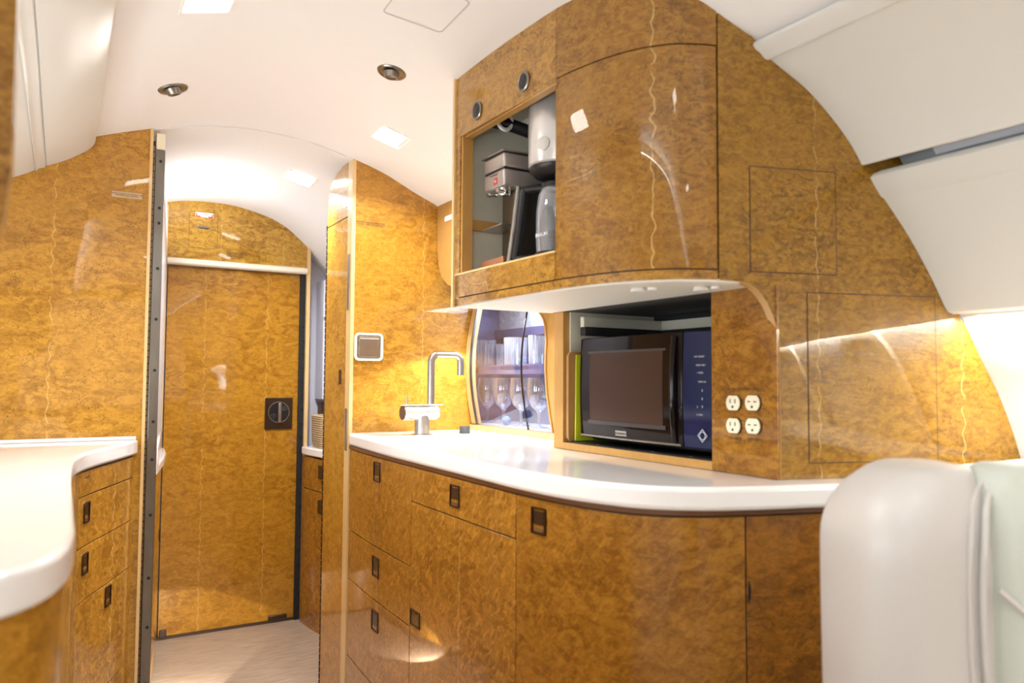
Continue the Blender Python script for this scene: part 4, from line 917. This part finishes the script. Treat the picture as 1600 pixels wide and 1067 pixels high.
obj('carafe', MB().lathe([(0.0, 0.014), (0.040, 0.014), (0.050, 0.022), (0.052, 0.06), (0.0515, 0.125), (0.047, 0.16), (0.036, 0.182), (0.034, 0.182), (0.045, 0.16), (0.050, 0.125), (0.0505, 0.06), (0.048, 0.024), (0.0, 0.018)], (cx_, cy_, B0), 40), M_carafe, t)
obj('carafe_lid', MB().lathe([(0.0, 0.178), (0.040, 0.176), (0.041, 0.186), (0.030, 0.194), (0.0, 0.195)], (cx_, cy_, B0), 32), M_black, t)
hd_ = Vector((-0.62, 0.785, 0)); 
def HP(r, z): return (cx_+hd_.x*r, cy_+hd_.y*r, B0+z)
mb = MB().tube([HP(0.036, 0.182), HP(0.062, 0.182), HP(0.084, 0.180)], [0.009, 0.009, 0.010], 12).tube([HP(0.084, 0.180), HP(0.094, 0.10), HP(0.106, 0.022)], [0.011, 0.010, 0.009], 12).tube([HP(0.048, 0.022), HP(0.104, 0.022)], 0.009, 12)
mb.lathe([(0.053, 0.018), (0.0535, 0.030), (0.052, 0.030), (0.0515, 0.018)], (cx_, cy_, B0), 32)
hh = obj('carafe_handle', mb, M_black, t)
mb = MB().tube([HP(0.098, 0.190), HP(0.109, 0.10), HP(0.122, 0.010)], [0.0055, 0.006, 0.0055], 10)
obj('handle_strip', mb, M_steel, hh)
fd = Vector((-0.80, -0.60, 0)); fc = Vector((cx_, cy_, B0+0.262))+fd*0.0705
fr_ = fd.cross(Vector((0, 0, 1))).normalized()*-1
ang = math.atan2(-0.45, -0.9)
fd = Vector((math.cos(ang), math.sin(ang), 0)); fc = Vector((cx_, cy_, B0+0.262))+fd*0.069
obj('power_button', MB().lathe([(0.015, 0), (0.015, 0.0035), (0.012, 0.005), (0.0, 0.0055)], tuple(fc), 28, tuple(fd)), M_cream, t)
rt_ = Vector((-fd.y, fd.x, 0))
ang2 = math.atan2(0.30, -0.95); f2 = Vector((math.cos(ang2), math.sin(ang2), 0)); c2 = Vector((cx_, cy_, B0+0.345))+f2*0.0712
r2 = Vector((f2.y, -f2.x, 0)); u2 = Vector((0, 0, 1))
r2 = u2.cross(f2).normalized()
mb = MB().ring([c2+r2*a+u2*b_ for a, b_ in circ(0.008, 20, 1.5)], [c2+r2*a+u2*b_ for a, b_ in circ(0.0066, 20, 1.5)], f2*0.0006)
obj('logo_ring', mb, M_steeld, t)
ang3 = math.atan2(-0.15, -0.98); f3 = Vector((math.cos(ang3), math.sin(ang3), 0)); r3 = Vector((0, 0, 1)).cross(f3).normalized(); c3 = Vector((cx_, cy_, B0+0.066))+f3*0.0532
text('lettering', 'BRAUN', 0.012, M_paper, tuple(c3), tuple(r3), (0, 0, 1), t)

ex0, ex1, ey0, ey1 = 0.880, 1.03, 1.530, 1.627
t = thing('espresso_machine', 'boxy steel espresso machine at the left of the open bay', 'espresso machine', (0.95, 1.58, B0))
mt_body = plain('espresso_body', (0.55, 0.50, 0.47), 0.28, metal=0.7)
obj('head', MB().box(ex0, ex1, ey0, ey1, 1.556, 1.597), mt_body, t, bevel=0.005, seg=3)
obj('tank_cover', MB().box(ex0, ex1, ey0, ey1, 1.6005, 1.636), mt_body, t, bevel=0.005, seg=3)
obj('band', MB().box(ex0+0.002, ex1-0.002, ey0+0.002, ey1-0.002, 1.596, 1.6015), M_black, t)
obj('top_tray', MB().box(ex0-0.006, ex1, ey0-0.004, ey1+0.006, 1.637, 1.6405), M_steel, t, bevel=0.001)
mb = MB().lathe([(0.0, 0), (0.014, 0), (0.016, 0.006), (0.016, 0.014), (0, 0.014)], (ex0+0.030, 1.578, 1.543), 20).tube([(ex0+0.015, 1.560, 1.548), (ex0-0.004, 1.553, 1.548)], 0.005, 12).tube([(ex0+0.02, 1.60, 1.549), (ex0-0.003, 1.606, 1.546)], 0.005, 12)
obj('brew_group', mb, M_chrome, t)
obj('column', MB().box(ex0+0.045, ex0+0.135, ey0+0.012, ey1-0.012, B0+0.02, 1.557), M_steeld, t, bevel=0.002)
obj('drip_shelf', MB().box(ex0-0.004, ex0+0.06, ey0+0.004, ey1+0.004, 1.462, 1.466), M_steel, t, bevel=0.001)
obj('base', MB().box(ex0-0.002, ex1, ey0, ey1+0.012, B0, 1.388), M_brownmetal, t, bevel=0.002)  # brown wood reflected in the chrome base is put into its colour
lg = obj('logo_plate', MB().box(ex0-0.0012, ex0+0.0005, 1.562, 1.577, 1.566, 1.5805), M_red, t)
text('lettering', 'illy', 0.0105, M_paper, (ex0-0.0016, 1.5695, 1.573), (0, -1, 0), (0, 0, 1), lg)
text('lettering', 'FrancisFrancis!', 0.0062, M_ink, (ex0-0.0008, 1.578, 1.589), (0, -1, 0), (0, 0, 1), t)
# hose and hanger at the top of the bay
t = thing('hose_hanger', 'black hose in a white strap under the top of the open bay', 'hose', (0.95, 1.6, 1.72))
obj('hose', MB().tube([(0.885, 1.62, 1.735), (0.93, 1.60, 1.73), (0.99, 1.585, 1.715), (1.06, 1.56, 1.700), (1.14, 1.50, 1.69)], 0.016, 16), M_black, t)
pathh = [(0.915+0.020*math.sin(a), 1.588, 1.732-0.022*math.cos(a)) for a in [PI*(-0.4+1.3*i/12) for i in range(13)]]
obj('strap', MB().tube(pathh, 0.005, 10), M_paper, t)

# ------------------------------------------------------------------ ceiling fixtures
def fwz(x, y):
    tt = min(1, (y-2.452)/(3.52-2.452)); tt = tt**0.8
    return (czb(x)-0.004)*(1-tt)+fz(x)*tt+(0.012*math.sin(PI*min(1, tt*2.2)) if tt < 0.45 else 0)
def downlight(x, y, lx, ly, zf, lab):
    e = 0.02; n_ = Vector((-(zf(x+e, y)-zf(x-e, y))/(2*e), -(zf(x, y+e)-zf(x, y-e))/(2*e), 1)).normalized()*-1
    z = zf(x, y); u = Vector((1, 0, 0)); u = (u-n_*u.dot(n_)).normalized(); v = n_.cross(u)
    P = lambda pts, o_: [Vector((x, y, z))+u*a+v*b_+n_*o_ for a, b_ in pts]
    t = thing('downlight', lab, 'ceiling light', (x, y, z), 'rectangular ceiling downlights')
    obj('frame', MB().ring(P(rr(lx, ly, 0.002, 2), 0.0), P(rr(lx-0.012, ly-0.012, 0.002, 2), 0.0), n_*0.003), M_lensf, t, bevel=0.001)
    obj('lens', MB().prism(P(rr(lx-0.012, ly-0.012, 0.002, 2), -0.002), n_*0.003), M_lens, t)
downlight(0.848, 2.172, 0.105, 0.115, cz, 'square lit ceiling downlight between the right air nozzle and right partition')
downlight(0.750, 2.840, 0.105, 0.105, fwz, 'lit ceiling downlight over the vestibule before the closed door')
downlight(0.235, 1.615, 0.105, 0.115, cz, 'lit ceiling downlight cut by the top border of the photo')
downlight(0.50, 0.35, 0.105, 0.115, cz, 'ceiling downlight above the photographer, nearer the galley')
downlight(0.50, -0.80, 0.105, 0.115, cz, 'ceiling downlight further back in the cabin')
def gasper(x, y, lab):
    z = cz(x, y); e = 0.02; ax = Vector((-(cz(x+e, y)-cz(x-e, y))/(2*e), 0.02, 1)).normalized()
    c = Vector((x, y, z)); t = thing('air_nozzle', lab, 'air vent', (x, y, z), 'round metal air nozzles in the ceiling')
    obj('bezel', MB().lathe([(0.029, -0.0014), (0.031, -0.0045), (0.035, -0.0045), (0.0375, -0.0015), (0.0375, 0.001), (0.029, 0.001)], c, 36, ax), M_steeld, t)
    obj('cup', MB().lathe([(0.0, -0.0012), (0.030, -0.0012), (0.030, 0.0), (0.0, 0.0)], c, 28, ax), M_post, t)
    tl = (ax+Vector((-0.16, -0.10, 0))).normalized()
    obj('nozzle', MB().lathe([(0.0, -0.014), (0.0115, -0.0145), (0.0135, -0.017), (0.0175, -0.0155), (0.019, -0.008), (0.021, -0.001), (0.0, -0.001)], c, 28, tl), M_steeld, t)
    obj('nozzle_core', MB().lathe([(0.0, -0.0155), (0.0125, -0.0168), (0.0125, -0.0145), (0, -0.014)], c, 20, tl), M_black, t)
gasper(0.226, 2.12, 'round metal air nozzle in the ceiling, nearer the left overhead panel')
gasper(0.706, 1.81, 'round metal air nozzle in the ceiling, above the square downlight')
# hatch in the ceiling
def hatch():
    cx2, cy2 = 0.652, 1.478; o_ = []; i_ = []
    for a, b_ in rr(0.145, 0.165, 0.014, 5):
        x, y = cx2+a*0.96+b_*0.02, cy2+b_*0.96-a*0.06; o_.append((x, y, cz(x, y)-0.0012))
    for a, b_ in rr(0.1415, 0.1615, 0.013, 5):
        x, y = cx2+a*0.96+b_*0.02, cy2+b_*0.96-a*0.06; i_.append((x, y, cz(x, y)-0.0012))
    return MB().ring(o_, i_, (0, 0, 0.0006))
tag(obj('access_hatch', hatch(), plain('hatch_gap', (0.50, 0.47, 0.43), 0.7)), 'flush rectangular access hatch outline in the white ceiling', 'hatch')

# ------------------------------------------------------------------ white leather seat, right foreground
t = thing('cabin_seat', 'white leather cabin seat back in the right foreground', 'seat', (1.15, 0.45, 0))
se = Vector((0.861, -0.509)); sf = Vector((0.509, 0.861))
def sp_(r, d, z): return (se.x*r+sf.x*d, se.y*r+sf.y*d, z)
def seat_block(r0, r1, d0, d1, z0, ztop, rad, insl, bulge=0.0, side=0.03, zs=26):
    rows = []
    for k in range(zs+1):
        z = z0+(ztop-z0)*(1-(1-k/zs)**1.7); tt = max(0.0, (z-(ztop-0.11))/0.11); q = 1-math.sqrt(max(0.0, 1-tt*tt*0.985))
        a0 = r0+insl*q; a1 = r1-side*q; b0 = d0+0.05*q; b1 = d1-0.05*q
        lean = 0.012*math.sin((z-0.45)*4.0)
        w_, d_ = a1-a0, b1-b0; rc = max(0.008, min(rad, w_/2-0.004, d_/2-0.004)); row = []
        for a, b_ in rr(w_, d_, rc, 7):
            rr_ = (a0+a1)/2+a-lean*0.4; dd = (b0+b1)/2+b_
            if b_ < 0: dd -= bulge*max(0.0, 1-(2*a/w_)**2)*(1-0.7*q)
            row.append(sp_(rr_, dd, z))
        rows.append(row)
    return MB().grid(rows, 0, True, True)
obj('back_shell', seat_block(0.437, 0.612, 0.905, 1.12, 0.30, 0.993, 0.055, 0.092, 0.004), M_leather, t, angle=80)
obj('cushion', seat_block(0.553, 0.96, 0.885, 1.02, 0.30, 1.000, 0.07, 0.045, 0.012), M_leather2, t, angle=80)
def piping(off, r_):
    pts = [(0.640, 0.985), (0.618, 0.978), (0.598, 0.955), (0.588, 0.925), (0.583, 0.88), (0.582, 0.82), (0.584, 0.76), (0.594, 0.68), (0.612, 0.60), (0.63, 0.50), (0.64, 0.34)]
    out = []
    for r, z in cr(pts, 5):
        q = max(0.0, (z-0.90)/0.10); out.append(sp_(r+off-0.032, 0.897+0.05*q*q+(0 if off == 0 else 0.004), z))
    return MB().tube(out, r_, 8)
obj('piping', piping(0.0, 0.0045), M_leather, t, angle=80)
obj('piping', piping(-0.014, 0.0035), M_leather, t, angle=80)
obj('diagonal_seam', MB().tube([sp_(0.565, 0.892, 0.86), sp_(0.60, 0.881, 0.825), sp_(0.64, 0.875, 0.785), sp_(0.70, 0.871, 0.735)], 0.0035, 8), M_leather, t, angle=80)
